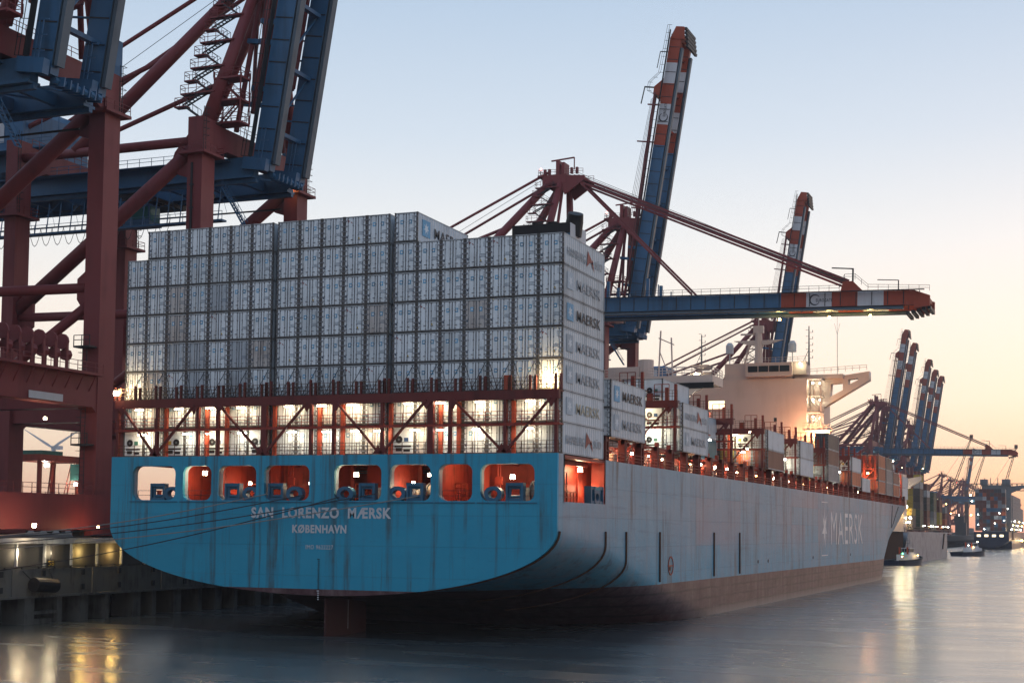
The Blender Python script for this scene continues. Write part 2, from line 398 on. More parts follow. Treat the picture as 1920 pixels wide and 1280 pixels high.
def plate(name, outline, holes, thick, mat, parent, fn):
    """flat plate with holes, drawn in 2-D, given thickness, then placed by fn(u, v, w)"""
    cu = bpy.data.curves.new('t', 'CURVE'); cu.dimensions = '2D'; cu.fill_mode = 'BOTH'; cu.extrude = thick / 2
    for poly in [outline] + holes:
        sp = cu.splines.new('POLY'); sp.points.add(len(poly) - 1); sp.use_cyclic_u = True
        for i, (x, y) in enumerate(poly): sp.points[i].co = (x, y, 0, 1)
    o = bpy.data.objects.new('t', cu); col.objects.link(o); bpy.context.view_layer.update()
    me = bpy.data.meshes.new_from_object(o.evaluated_get(bpy.context.evaluated_depsgraph_get()))
    bpy.data.objects.remove(o)
    for v in me.vertices: v.co = fn(v.co.x, v.co.y, v.co.z)
    me.name = name; me.materials.clear(); me.materials.append(M[mat])
    ob = bpy.data.objects.new(name, me); col.objects.link(ob); ob.parent = parent
    return ob
def rrect(x0, x1, z0, z1, r=.7, n=5):
    pts = []
    for cx, cz, a0 in ((x1 - r, z0 + r, -90), (x1 - r, z1 - r, 0), (x0 + r, z1 - r, 90), (x0 + r, z0 + r, 180)):
        for i in range(n + 1):
            a = math.radians(a0 + 90 * i / n); pts.append((cx + r * math.cos(a), cz + r * math.sin(a)))
    return pts
def strip_light(parent, x, y, z, power, colr, ln=2.0, tilt=-50):
    ld = bpy.data.lights.new('lamp_light', 'AREA'); ld.shape = 'RECTANGLE'; ld.size = ln; ld.size_y = .2; ld.energy = power; ld.color = colr
    lo = bpy.data.objects.new('lamp_light', ld); col.objects.link(lo); lo.parent = parent; lo.location = (x, y, z)
    dv = Vector((0, math.cos(math.radians(tilt)), math.sin(math.radians(tilt)))); lo.rotation_euler = (-dv).to_track_quat('Z', 'X').to_euler() if False else (math.radians(90 + tilt), 0, 0)
def lamp(parent, loc, power, mat='lamp_w', r=.16, colr=(1, .72, .42), shape='ball', rad=.12, off=(0, -.35, 0), name='deck_lamp'):
    """a lamp fitting and the light it gives"""
    b = MB(); x, y, z = loc
    if shape == 'tube':
        b.box(x - .45, x + .45, y - .07, y + .07, z - .05, z + .05, 0); b.box(x - .5, x + .5, y - .09, y + .09, z + .05, z + .12, 1)
    else:
        b.tube((x, y, z - r), (x, y, z + r * .6), r, 8, 0, r * .9); b.tube((x, y, z + r * .6), (x, y, z + r), r * 1.1, 8, 1, r * .6)
    o = b.build(name, [mat, 'dark_steel'], parent)
    if power:
        ld = bpy.data.lights.new('lamp_light', 'POINT'); ld.energy = power; ld.color = colr; ld.shadow_soft_size = rad
        lo = bpy.data.objects.new('lamp_light', ld); col.objects.link(lo); lo.parent = o
        lo.location = (x + off[0], y + off[1], z + off[2] - .25)
    return o
# ================================================================== SETTING
b = MB(); b.v = [(-2000, -600, 0), (2000, -600, 0), (2000, 2600, 0), (-2000, 2600, 0)]; b.f = [(0, 1, 2, 3)]; b.m = [0]
tag(b.build('water', 'water'), kind='structure')
# terminal ground behind the quay wall
b = MB(); b.box(-1990, -34.6, -150, 2400, 5.0, 9.0); tag(b.build('ground', 'asphalt'), kind='structure')

# quay wall
QX = -34.3
qw = empty('quay_wall', (0, 0, 0), 'long concrete quay wall with pale top band, lamp recesses and dark openings at the water', 'quay wall')
b = MB(); b.box(QX - .9, QX + .1, -60, 900, 8.4, 8.98); b.build('top_band', 'pale_conc', qw)
b = MB(); b.box(QX - 3.2, QX - 2.2, -60, 900, 5.7, 8.5); b.build('recess_wall', 'concrete', qw)
for k in range(-9, 14):
    y = 1.2 + 4.4 * k
    b = MB(); b.box(QX - .35, QX - .02, y - .1, y + .1, 5.9, 8.35); b.build('post', 'pale_conc', qw)
b = MB(); b.box(QX - 4, QX + .0, -60, 900, 3.0, 5.8)
b.box(QX - 4, QX + .25, -60, 900, 2.75, 3.0)
for k in range(-10, 60):
    b.box(QX, QX + .12, 9.0 + 13 * k, 9.9 + 13 * k, 3.0, 5.75)
b.build('face', 'concrete', qw)
for k in range(-6, 40):
    y = 2.6 + 4.45 * k + (.7 if k % 3 == 0 else 0)
    b = MB(); b.box(QX - 3, QX - .02, y, y + (1.5 if k % 2 else .8), -2, 2.75); b.build('pier', 'concrete', qw)
b = MB()
b.box(QX - 6.5, QX - 6, -60, 900, -2, 3.0)
b.box(QX - 1.2, QX - .1, -1.4, 4.1, 1.0, 1.35); b.box(QX - 1.2, QX - .4, -1.4, 4.1, -1, .5)
b.build('back_wall', 'concrete', qw)
b = MB()
for k in range(-10, 60): b.box(QX + .1, QX + .24, -6 + 6.5 * k, -5.5 + 6.5 * k, 5.0, 5.6); b.box(QX + .1, QX + .24, -6 + 6.5 * k, -5.5 + 6.5 * k, 3.4, 4.0)
for k in range(-40, 120): b.box(QX - .02, QX + .14, 2.6 * k, 2.6 * k + .12, 5.8, 6.05)
b.box(QX + .04, QX + .12, -60, 320, 5.98, 6.06)
b.build('ladder_socket', 'dark_steel', qw)
b = MB(); b.tube((QX + 1.0, -1.8, 4.2), (QX + 1.0, 1.6, 4.0), .75, 14); b.beam((QX + .2, -2.6, 5.6), (QX + 1, -1.6, 4.3), .08); b.beam((QX + .2, 1.6, 5.7), (QX + 1, 1.4, 4.3), .08)
tag(b.build('fender', 'black'), 'black cylindrical rubber fender hanging on the quay wall', 'fender')
for i, (y, mt, cl) in enumerate(((-3.2, 'lamp_w', (1, .78, .48)), (1.9, 'lamp_w', (1, .8, .5)), (7.0, 'lamp_y', (1, .66, .2)), (12.5, 'lamp_y', (1, .62, .18)))):
    e = empty('quay_lamp', (0, 0, 0), ['white lamp in the quay recess, leftmost of four', 'small white lamp in the quay recess, second from the left',
              'yellow lamp in the quay recess, third from the left', 'yellow lamp in the quay recess nearest the ship stern'][i], 'lamp', 'lamps in the quay wall recess')
    b = MB(); b.box(QX - 1.2, QX - 1.0, y - .28, y + .28, 7.2, 7.5); b.build('bulb', mt, e)
    b = MB(); b.box(QX - 1.3, QX - 1.15, y - .5, y + .5, 7.1, 7.6); b.box(QX - 2.2, QX - 1.3, y - .05, y + .05, 7.3, 7.4); b.build('bracket', 'dark_steel', e)
    ld = bpy.data.lights.new('lamp_light', 'POINT'); ld.energy = 230; ld.color = cl; ld.shadow_soft_size = .25
    lo = bpy.data.objects.new('lamp_light', ld); col.objects.link(lo); lo.parent = e; lo.location = (QX + .25, y, 7.4)
e = empty('berth_sign', (0, 0, 0), 'small black berth number sign reading 58 on a post under the quay band', 'sign')
b = MB(); b.box(QX + .1, QX + .16, 1.3, 2.5, 5.9, 6.75); b.build('board', 'black', e)
b = MB(); b.box(QX + .06, QX + .12, 1.85, 1.95, 6.7, 8.4); b.build('pole', 'dark_steel', e)
text('number', '58', 1.45, 2.35, 6.05, 6.6, 'yellow', e, lambda p: Vector((QX + .18 - p.y, p.x, p.z)), .0)

# ================================================================== CONTAINER SHIP
Z0 = 17.35
ship = empty('container_ship', (0, 0, 0), 'large blue container ship moored stern towards the viewer, piled with white containers', 'container ship')

def lerpt(tab, y):
    if y <= tab[0][0]: return tab[0][1]
    for (a, p), (c, q) in zip(tab, tab[1:]):
        if y <= c: t = (y - a) / (c - a); return p + (q - p) * t
    return tab[-1][1]
ZB = [(-1.4, 3.95), (12, 2.6), (20, 1.2), (32, -2), (45, -6), (60, -9), (300, -10)]
ZS = [(-1.4, 10.4), (12, 9.0), (19, 7.4), (32, 4.6), (45, 2.2), (56, .2), (70, -3), (90, -7), (300, -8)]
BD = [(0, 24.1), (255, 24.1), (262, 23.9), (270, 22.9), (278, 20.5), (285, 16.6), (291, 11.4), (296, 5), (298.5, .2)]
BW = [(0, 24.1), (205, 24.1), (215, 23.6), (225, 22.2), (235, 19.6), (246, 15.2), (257, 10), (268, 5.2), (278, 1.6), (284, .15), (300, .1)]
def half(y, z):
    if y < 100:
        zb, zs = lerpt(ZB, y), lerpt(ZS, y)
        if z >= zs: return 24.1
        v = min(1, (zs - z) / (zs - zb)); return 24.1 * max(0, 1 - v ** 2.05) ** (1 / 2.05)
    bd, bw = lerpt(BD, y), lerpt(BW, y)
    t = max(0, min(1, z / Z0))
    return bw + (bd - bw) * (t ** .5)
ys = [-1.4, .31, 2, 4, 6, 8, 10, 12.33, 14, 16, 19, 22, 26, 32, 38, 45, 50, 56, 62, 70, 80, 100] + [115 + 15 * i for i in range(6)] + [200 + 5 * i for i in range(11)] + [251.5 + 1.5 * i for i in range(31)] + [297.5, 298.5]
b = MB(); NZ = 26
rows = []
for y in ys:
    zb = lerpt(ZB, y) if y < 100 else -10
    zs = max(zb + .5, lerpt(ZS, y)) if y < 100 else -8
    # angle-spaced rows through the bilge, then rows up the side; 13.0 is the sill of the side opening
    zz = [zb + (zs - zb) * (1 - math.cos(math.pi / 2 * i / 15)) for i in range(16)] + [zs + (12.98 - zs) * i / 4 for i in range(1, 5)]
    zz += [12.98 + (Z0 - .02 - 12.98) * i / 5 for i in range(1, 6)]
    rows.append([(half(y, z) if i else 0, y, z) for i, z in enumerate(zz)])
n = len(rows[0])
for s in (1, -1):
    base = len(b.v)
    for r in rows: b.v += [(x * s, y, z) for x, y, z in r]
    for j in range(len(rows) - 1):
        for i in range(n - 1):
            if i >= 19 and .3 <= ys[j] < 12.3: continue          # openings of the mooring deck
            q = (base + j * n + i, base + (j + 1) * n + i, base + (j + 1) * n + i + 1, base + j * n + i + 1)
            b.f.append(q if s < 0 else q[::-1]); b.m.append(0)
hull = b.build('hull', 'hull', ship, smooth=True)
# stern plate with its eight mooring openings
outl = []
for i in range(0, 41):
    v = 1 - i / 40.0
    x = 24.1 * (1 - (1 - (i / 40) ** 1.0) ** 2.05) ** (1 / 2.05) if False else None
prof = [(half(-1.4, 3.95 + (10.4 - 3.95) * (1 - math.cos(math.pi / 2 * i / 24))), 3.95 + (10.4 - 3.95) * (1 - math.cos(math.pi / 2 * i / 24))) for i in range(25)]
outl = [(x, z) for x, z in prof] + [(24.1, Z0 - .02)] + [(-24.1, Z0 - .02)] + [(-x, z) for x, z in prof[:0:-1]]
OPEN = [(-21.5, -16.4), (-15.5, -12.2), (-11.4, -7.1), (-6.2, -1.2), (1.5, 6.5), (7.4, 11.6), (12.4, 15.8), (16.6, 21.9)]
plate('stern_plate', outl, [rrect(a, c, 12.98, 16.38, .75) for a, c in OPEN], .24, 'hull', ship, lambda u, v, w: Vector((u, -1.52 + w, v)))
# thickness of the window surrounds
for a, c in OPEN:
    pts = rrect(a, c, 12.98, 16.38, .75); b = MB(); k = len(pts)
    for x, z in pts: b.v += [(x, -1.42, z), (x, -.75, z)]
    b.f = [(2 * i, 2 * i + 1, 2 * ((i + 1) % k) + 1, 2 * ((i + 1) % k)) for i in range(k)]; b.m = [0] * k
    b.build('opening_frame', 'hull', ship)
    b = MB(); b.box(a - .3, c + .3, -1.72, -1.60, 12.78, 12.86); b.build('sill', 'ship_blue', ship)
# corner pillar of the side opening
for s in (1, -1):
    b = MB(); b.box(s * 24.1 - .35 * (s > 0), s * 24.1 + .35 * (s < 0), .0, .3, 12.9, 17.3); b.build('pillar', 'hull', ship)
# deck edge, underside of the hatch and mooring deck
b = MB(); b.box(-23.9, 23.9, -1.3, 262, 17.0, 17.28); b.build('weather_deck', 'oxide', ship)
b = MB(); b.box(-23.95, 23.95, -1.25, 17, 12.5, 12.9)
b.box(-13.5, 21.5, 10.8, 11.2, 12.9, 17.0); b.box(14, 23.9, 15.6, 16, 12.9, 17.0); b.box(21.4, 21.7, 11, 15.6, 12.9, 17.0)
b.box(22.6, 23.95, 12.4, 15.6, 12.9, 17.0)      # forward bulkhead
for x, y0, y1 in ((-16.2, -1.2, 6.5), (-12.1, .5, 11), (-6.9, .5, 4), (-.9, -1.2, 6), (7.05, -1.2, 5), (11.9, -1.2, 8), (16.1, -1.2, 3.5), (21.4, 6.5, 11)): b.box(x - .12, x + .12, y0, y1, 12.9, 17.0)
b.box(-12, -1, 7.2, 7.5, 12.9, 17.0); b.box(1, 7, 6.2, 6.5, 12.9, 17.0); b.box(12, 21.4, 7.6, 7.9, 12.9, 17.0)
for k in range(16): b.box(-22.5 + 3 * k, -22.2 + 3 * k, -1.1, 10.8, 16.55, 16.98)
b.box(-23.8, 23.8, -1.2, -.9, 16.45, 17.0)
b.build('mooring_deck', 'deckred', ship)
# fairleads and rollers standing in the openings
def fairlead(x, y=-1.15, rz=0, s=1):
    b = MB(); w = 1.5 * s
    b.prism([(-w / 2 - .15, 0, 0), (w / 2 + .15, 0, 0), (w / 2, 0, 1.75), (-w / 2, 0, 1.75)], (0, .5, 0))
    b.v = b.v[:8]; b.f = []; b.m = []
    b = MB()
    b.box(-w / 2 - .12, w / 2 + .12, -.3, .3, 0, .35); b.box(-w / 2, w / 2, -.3, .3, 1.45, 1.75)
    for q in (-1, 1): b.tube((q * (w / 2 - .18), 0, .3), (q * (w / 2 - .18), 0, 1.5), .17, 8); b.box(q * w / 2 - .1, q * w / 2 + .1, -.35, .35, 0, 1.75)
    b.tube((-.55, 0, .5), (.55, 0, .5), .14, 8); b.tube((-.55, 0, 1.3), (.55, 0, 1.3), .14, 8)
    o = b.build('roller_fairlead', 'ship_blue', ship, loc=(x, y, 12.9)); o.rotation_euler.z = rz; return o
def chock(x, y=-1.2, rz=0):
    b = MB(); k = 14
    for i in range(k):
        for rad in (.42, .78):
            for yy in (-.35, .35):
                a = math.pi * 2 * i / k; b.v.append((rad * math.cos(a) * 1.15, yy, .72 + rad * .92 * math.sin(a)))
    for i in range(k):
        j = (i + 1) % k; p = [4 * i, 4 * i + 1, 4 * i + 2, 4 * i + 3]; q = [4 * j, 4 * j + 1, 4 * j + 2, 4 * j + 3]
        b.f += [(p[0], q[0], q[2], p[2]), (p[1], p[3], q[3], q[1]), (p[2], q[2], q[3], p[3]), (p[0], p[1], q[1], q[0])]; b.m += [0] * 4
    o = b.build('mooring_chock', 'ship_blue', ship, loc=(x, y, 12.9)); o.rotation_euler.z = rz; return o
for x in (-18.6, -9.9, -5.0, 4.9, 9.9, 19.9): fairlead(x)
for x in (-16.9, -7.8, -2.9, 2.6, 8.1, 17.8): chock(x)
fairlead(23.7, 8.7, math.pi / 2, .7); fairlead(23.7, 11.3, math.pi / 2, .7); chock(23.7, 10.0, math.pi / 2)
for x, y, r in ((-13.2, 3.2, 1.0), (9.0, 3.0, .9), (11.0, 1.2, .8), (21.4, 1.4, 1.0), (6.1, 1.5, .7)):
    b = MB(); b.tube((x - .7, y, 13.9), (x + .7, y, 13.9), r * .8, 14, 0); b.tube((x - .78, y, 13.9), (x - .7, y, 13.9), r * 1.05, 14, 1); b.tube((x + .7, y, 13.9), (x + .78, y, 13.9), r * 1.05, 14, 1)
    b.box(x - 1.4, x - .85, y - .5, y + .5, 12.9, 14.3, 1); b.build('mooring_winch', ['drum', 'steel'], ship)
for x0, x1, y in ((-21.3, -16.5, -.9), (-15.3, -12.4, -.9), (7.5, 11.4, -.9), (12.5, 15.7, -.9), (16.8, 21.7, -.9), (1.7, 6.3, -.9)):
    b = MB(); b.rail([(x0, y, 12.9), (x1, y, 12.9)], 1.05, 1.4, .02); b.build('railing', 'dark_steel', ship)
for x, y in ((-19.5, 4), (-18, 5.5), (13.6, 5.5), (14.2, 3.2)):
    b = MB(); b.rail([(x, y, 12.9), (x + 1.1, y, 12.9)], 2.6, 1.0, .045, bars=(1, .7, .4)); b.build('ladder_frame', 'deckred', ship)
b = MB(); b.rail([(22.8, 1.0, 12.9), (22.8, 4.5, 12.9)], 2.9, 1.1, .05, bars=(1, .6, .35)); b.rail([(22.9, 2.5, 12.9), (22.9, 7.2, 12.9)], 1.1, .9, .04); b.build('ladder_frame', 'stripe_red', ship)
# lamps on the mooring deck
for (x, y, z, pw, mt) in ((-13.9, -.2, 15.75, 260, 'lamp_w'), (-10.3, 2.5, 14.8, 120, 'lamp_w'), (-7.6, 1.2, 14.7, 120, 'lamp_c'), (-3.1, 2.0, 14.8, 200, 'lamp_c'), (3.2, -.4, 15.55, 260, 'lamp_w'),
                          (8.3, 1.6, 14.8, 150, 'lamp_c'), (10.5, .4, 15.5, 160, 'lamp_w'), (14.5, 2.5, 16.2, 260, 'lamp_w'), (18.9, .6, 15.3, 260, 'lamp_w'), (-17.2, 2.2, 15.2, 120, 'lamp_c'), (22.4, 9.6, 16.3, 420, 'lamp_w'), (22.5, 12.0, 14.6, 120, 'lamp_w')):
    lamp(ship, (x, y, z), pw * .6, mt, .24 if pw > 200 else .16, off=(0, -.5, -.1), colr=(1, .66, .36))
# name, port and IMO number
dn = lambda p: Vector((p.x, p.y - 1.665, p.z))
text('ship_name', 'SAN  LORENZO  M\u00c6RSK', -7.55, 7.6, 11.28, 12.33, 'stripe_white', ship, dn, .035)
text('port_name', 'K\u00d8BENHAVN', -2.95, 2.9, 9.86, 10.68, 'stripe_white', ship, dn, .035)
text('hull_number', 'IMO 9622227', -1.44, 1.51, 8.34, 8.74, 'stripe_white', ship, dn, .0)
b = MB()
for i in range(20): b.box(-.08 - .07 * (i % 5 == 0), .08, -1.70, -1.65, 7.35 - .2 * i, 7.43 - .2 * i, 0 if i > 14 else 1)
b.build('draught_marks', ['stripe_white', 'black'], ship)
# rudder
b = MB(); b.prism([(.35, -1.0, 4.3), (-.35, -1.0, 4.3), (-.35, -1.0, -3), (.35, -1.0, -3)], (0, .01, 0)); b = MB()
b.prism([(-.12, -.2, -4), (.12, -.2, -4), (.5, 4.2, -4), (.0, 8.4, -4), (-.5, 4.2, -4)], (0, 0, 7.6)); o = b.build('rudder', 'rudder', ship)
b = MB()
for i in range(14): b.box(.52, .54, 3.4, 3.55, 3.2 - .2 * i, 3.28 - .2 * i)
b.build('draught_marks', 'stripe_white', ship)
# rubbing bars that follow the sections of the side
for s in (1,):
    for y in (-1.15, 12.25, 19.1, 31.7, 56.6, 71.0):
        zt = 10.3; zlo = lerpt(ZB, y) + .6 if y < 25 else 4.8
        pts = [(s * (half(y, zlo + (zt - zlo) * i / 16) + .1), y, zlo + (zt - zlo) * i / 16) for i in range(17)]
        b = MB()
        for a, c in zip(pts, pts[1:]): b.tube(a, c, .11, 6)
        b.build('rubbing_bar', 'rust', ship)
b = MB()
for y in (36.1, 83.0, 127, 168, 89.9):
    b.tube((24.0, y, 6.2), (24.16, y, 6.2), .25, 10)
b.build('overboard_outlet', 'black', ship)
b = MB()
for i in range(20):
    a = 2 * math.pi * i / 20; a2 = 2 * math.pi * (i + 1) / 20
    b.beam((24.14, 36.4 + 1.0 * math.cos(a), 6.5 + 1.0 * math.sin(a)), (24.14, 36.4 + 1.0 * math.cos(a2), 6.5 + 1.0 * math.sin(a2)), .16, .06, up=(1, 0, 0))
b.beam((24.14, 35.2, 6.5), (24.14, 37.6, 6.5), .14, .06, up=(1, 0, 0)); b.build('tug_mark', 'stripe_red', ship)
# big emblem and lettering on the side
sd_ = lambda p: Vector((24.14 - p.y, p.x, p.z))
text('side_lettering', 'MAERSK', 145.0, 184.2, 8.2, 14.2, 'faded', ship, sd_, .0)
b = MB()
for a, c in (((135.2, 15.8), (141.8, 15.8)), ((141.8, 15.8), (141.8, 6.4)), ((141.8, 6.4), (135.2, 6.4)), ((135.2, 6.4), (135.2, 15.8))):
    b.beam((24.13, a[0], a[1]), (24.13, c[0], c[1]), .16, .04, up=(1, 0, 0))
star = []
for i in range(14):
    r_ = 1.0 if i % 2 == 0 else .36; a = math.pi / 2 + math.pi * i / 7
    star.append((24.12, 138.5 + 2.6 * r_ * math.cos(a), 11.1 + 3.9 * r_ * math.sin(a)))
for i in range(14): b.v += [star[i], star[(i + 1) % 14], (24.12, 138.5, 11.1)]; k = len(b.v); b.f.append((k - 3, k - 2, k - 1)); b.m.append(0)
b.build('side_emblem', 'faded', ship)
# draped line near the bow
b = MB(); prev = None
for i in range(13):
    t = i / 12; p = Vector((24.25, 232 + 12 * t, 16.9 - 5.2 * (1 - (2 * t - 1) ** 2)))
    p.x = half(p.y, p.z) + .12
    if prev: b.tube(prev, p, .07, 5)
    prev = p
b.build('draped_line', 'black', ship)
# side deck: coaming, stanchions, handrail, lit passage
b = MB()
for a, c in ((13.3, 78), (88, 178)): b.box(19.4, 19.8, a, c, 17.28, 19.5); b.box(-19.8, -19.4, a, c, 17.28, 19.5)
b.box(19.4, 19.8, 206, 262, 17.28, 19.2)
b.build('hatch_coaming', 'deckred', ship)
b = MB(); b.rail([(23.7, 13.5, 17.3), (23.7, 262, 17.3)], 1.05, 2.5, .03, bars=(1, .66, .33)); b.build('railing', 'oxide', ship)
k = 0
y = 14.0
while y < 262:
    if not (178 < y < 206 and False):
        b = MB(); w = .55 if k % 2 == 0 else .32
        b.box(23.0, 23.75, y - w, y - w + .22, 17.3, 19.75); b.box(23.0, 23.75, y + w - .22, y + w, 17.3, 19.75); b.box(23.3, 23.7, y - w, y + w, 19.3, 19.78)
        b.build('stanchion', 'dark_oxide', ship)
    y += 6.15; k += 1
for i in range(19):
    y = 17.5 + i * 13.1
    lamp(ship, (21.0, y, 18.9), 130 if i < 12 else 110, 'lamp_w' if i % 3 else 'lamp_o', .12, (1, .55, .3), off=(.2, -.5, 0))
for i in range(24):
    y = 16 + 10.2 * i
    b = MB(); b.box(19.85, 20.25, y, y + 1.0, 17.3, 19.1, 0); b.box(20.6, 21.2, y + 3, y + 3.7, 17.3, 18.4, 1); b.tube((21.6, y + 5, 17.3), (21.6, y + 5, 18.6), .22, 8, 2)
    b.build('deck_locker', ['stripe_red', 'white', 'deckred'], ship)

# ------------------------------------------------------------------ stern lashing bridge
W_ = (-23.72, -19.0, -14.15, -11.85, -6.55, -1.35, 1.15, 6.3, 11.35, 13.35, 18.85, 23.8)
def lash_bridge(yc, xs, zbase, z1, z2, diag, lamps=True, top=1.4, zdiag=None, face=-1):
    """steel frame across the deck with two walkways"""
    for i, x in enumerate(xs):
        w = .3 if i % 4 == 0 and i else .14
        b = MB(); b.box(x - w, x + w, yc - .85, yc - .45, zbase, z2 - .85); b.build('bridge_post', 'dark_oxide', ship)
        if i not in (0, len(xs) - 1):
            b = MB(); b.box(x + w + .15, x + w + .5, yc + .1, yc + .4, zbase, z2 - .85); b.build('bridge_post', 'stripe_red', ship)
    x0, x1 = xs[0] - .3, xs[-1] + .3
    b = MB(); b.box(x0, x1, yc - .9, yc - .4, z2 - .85, z2); b.box(x0, x1, yc - .4, yc + .5, z2 - .12, z2 - .02); b.build('bridge_top_beam', 'dark_oxide', ship)
    b = MB(); b.box(x0, x1, yc - .8, yc + .45, z1 - .16, z1); b.box(x0, x1, yc - .86, yc - .7, z1 - .22, z1 + .02)
    b.rail([(x0, yc - .78, z1), (x1, yc - .78, z1)], 1.1, 1.2, .025, bars=(1, .7, .4)); b.build('walkway', 'oxide', ship)
    b = MB(); b.rail([(x0, yc - .78, zbase), (x1, yc - .78, zbase)], 1.1, 1.2, .025, bars=(1, .7, .4)); b.rail([(x0, yc - .8, z2), (x1, yc - .8, z2)], 1.15, .62, .022, bars=(1, .7, .4)); b.build('railing', 'rust', ship)
    for a, c in diag:
        b = MB(); b.beam((a, yc - .95, z2 - .7), (c, yc - .95, zbase + .25), .26, .2)
        b.prism([(a - .5, yc - 1.0, z2 - .8), (a + .5, yc - 1.0, z2 - .8), (a, yc - 1.0, z2 - 1.6)], (0, .12, 0)); b.prism([(c - .5, yc - 1.0, zbase + .05), (c + .5, yc - 1.0, zbase + .05), (c, yc - 1.0, zbase + .9)], (0, .12, 0))
        b.build('diagonal_brace', 'dark_oxide', ship)
lash_bridge(-.55, W_, Z0 + .02, 20.1, 23.1, ((-23.1, -19.2), (-14.5, -18.8), (-11.6, -6.8), (-1.7, -6.2), (1.5, 6.0), (11.0, 6.6), (13.7, 18.6), (23.4, 19.1)))
GX = [(-23.95, 7), (-6.17, 5), (6.67, 7)]
for x0, n_ in GX:
    for i in range(n_ + 1):
        x = x0 + i * 2.469
        b = MB()
        for q in (-.27, .27):
            h = 1.35 + random.uniform(-.12, .2); b.box(x + q - .1, x + q + .1, -1.3, -1.05, 23.1, 23.1 + h)
        b.build('lashing_post', 'dark_oxide', ship)
    for i in range(n_):
        x = x0 + i * 2.469 + 1.22
        b = MB()
        for q in (-1, 1):
            b.tube((x + q * .12, -.9, 23.2), (x - q * 1.05, -.12, 25.9), .032, 5); b.tube((x + q * .12, -.9, 23.2), (x + q * 1.05, -.12, 24.2), .028, 5)
        b.build('lashing_rod', 'dark_steel', ship)
# lamps of the stern lashing bridge
for x in (-21.4, -16.6, -13.0, -9.4, -4.0, -.4, 2.9, 8.9, 12.2, 16.2, 21.2):
    o = lamp(ship, (x, -.98, 22.12), 0, 'lamp_w', shape='tube'); strip_light(o, x, -1.1, 22.0, 58, (1, .74, .46))
for x in (-21.0, -15.6, -12.9, -9.2, -3.6, .2, 3.3, 5.8, 9.6, 12.3, 15.9, 21.0):
    o = lamp(ship, (x, -.98, 19.6), 0, 'lamp_c' if x % 2 < 1 else 'lamp_w', shape='tube'); strip_light(o, x, -1.1, 19.5, 64, (1, .80, .54))
lamp(ship, (-23.9, -1.5, 23.9), 1100, 'lamp_w', .26, (1, .70, .36), off=(.35, .05, .35), rad=.2)
lamp(ship, (22.9, -1.25, 24.0), 600, 'lamp_y', .14, (1, .70, .34), off=(-.1, .45, .3), rad=.2)
b = MB(); b.tube((18.9, -1.15, 23.15), (18.9, -1.15, 24.5), .28, 10); b.build('extinguisher_case', 'stripe_red', ship)

# lashing bridges further forward: floors at 22.6 and 25.4 above two-high stacks
for yb in (27.0, 40.6, 55.3, 69.0, 88.9, 102.9, 114.4, 128.6, 141.3, 156.0, 170, 208, 220, 234, 246):
    xs = (12.5, 17.9, 23.6)
    z2 = 25.6 if yb < 200 else 24.6
    lash_bridge(yb, xs, 19.6, 22.6, z2, ((22.9, 18.3),), False)
    b = MB(); b.box(22.4, 22.8, yb - .8, yb - .4, z2, z2 + 1.5); b.box(23.5, 23.8, yb - .8, yb - .4, z2, z2 + 1.9); b.box(20.2, 20.9, yb - .7, yb - .5, z2, z2 + .9); b.rail([(20.8, yb + .3, z2), (22.6, yb + .3, z2)], 2.0, .9, .04); b.build('lashing_gear', 'oxide', ship)
    lamp(ship, (19.5, yb - .7, z2 - .98), 260, 'lamp_w', shape='tube', colr=(1, .80, .5), off=(0, .3, -.1), rad=.2)
    lamp(ship, (20.6, yb - .7, 22.1), 300, 'lamp_c', shape='tube', colr=(.98, .95, .7), off=(0, .3, -.1), rad=.2)
# red frames standing where outboard boxes are missing
for ya, yb2 in ((28, 40), (56.5, 68), (69.8, 88), (104, 114), (131, 141), (158, 170)):
    b = MB(); n_ = 3
    for i in range(n_):
        y = ya + 1 + (yb2 - ya - 2) * i / (n_ - 1); b.box(22.9, 23.3, y - .2, y + .2, 19.4, 20.3); b.box(19.0, 23.4, y - .15, y + .15, 19.3, 19.5)
    b.box(22.95, 23.25, ya, yb2, 19.5, 19.75); b.build('hatch_support', 'oxide', ship)

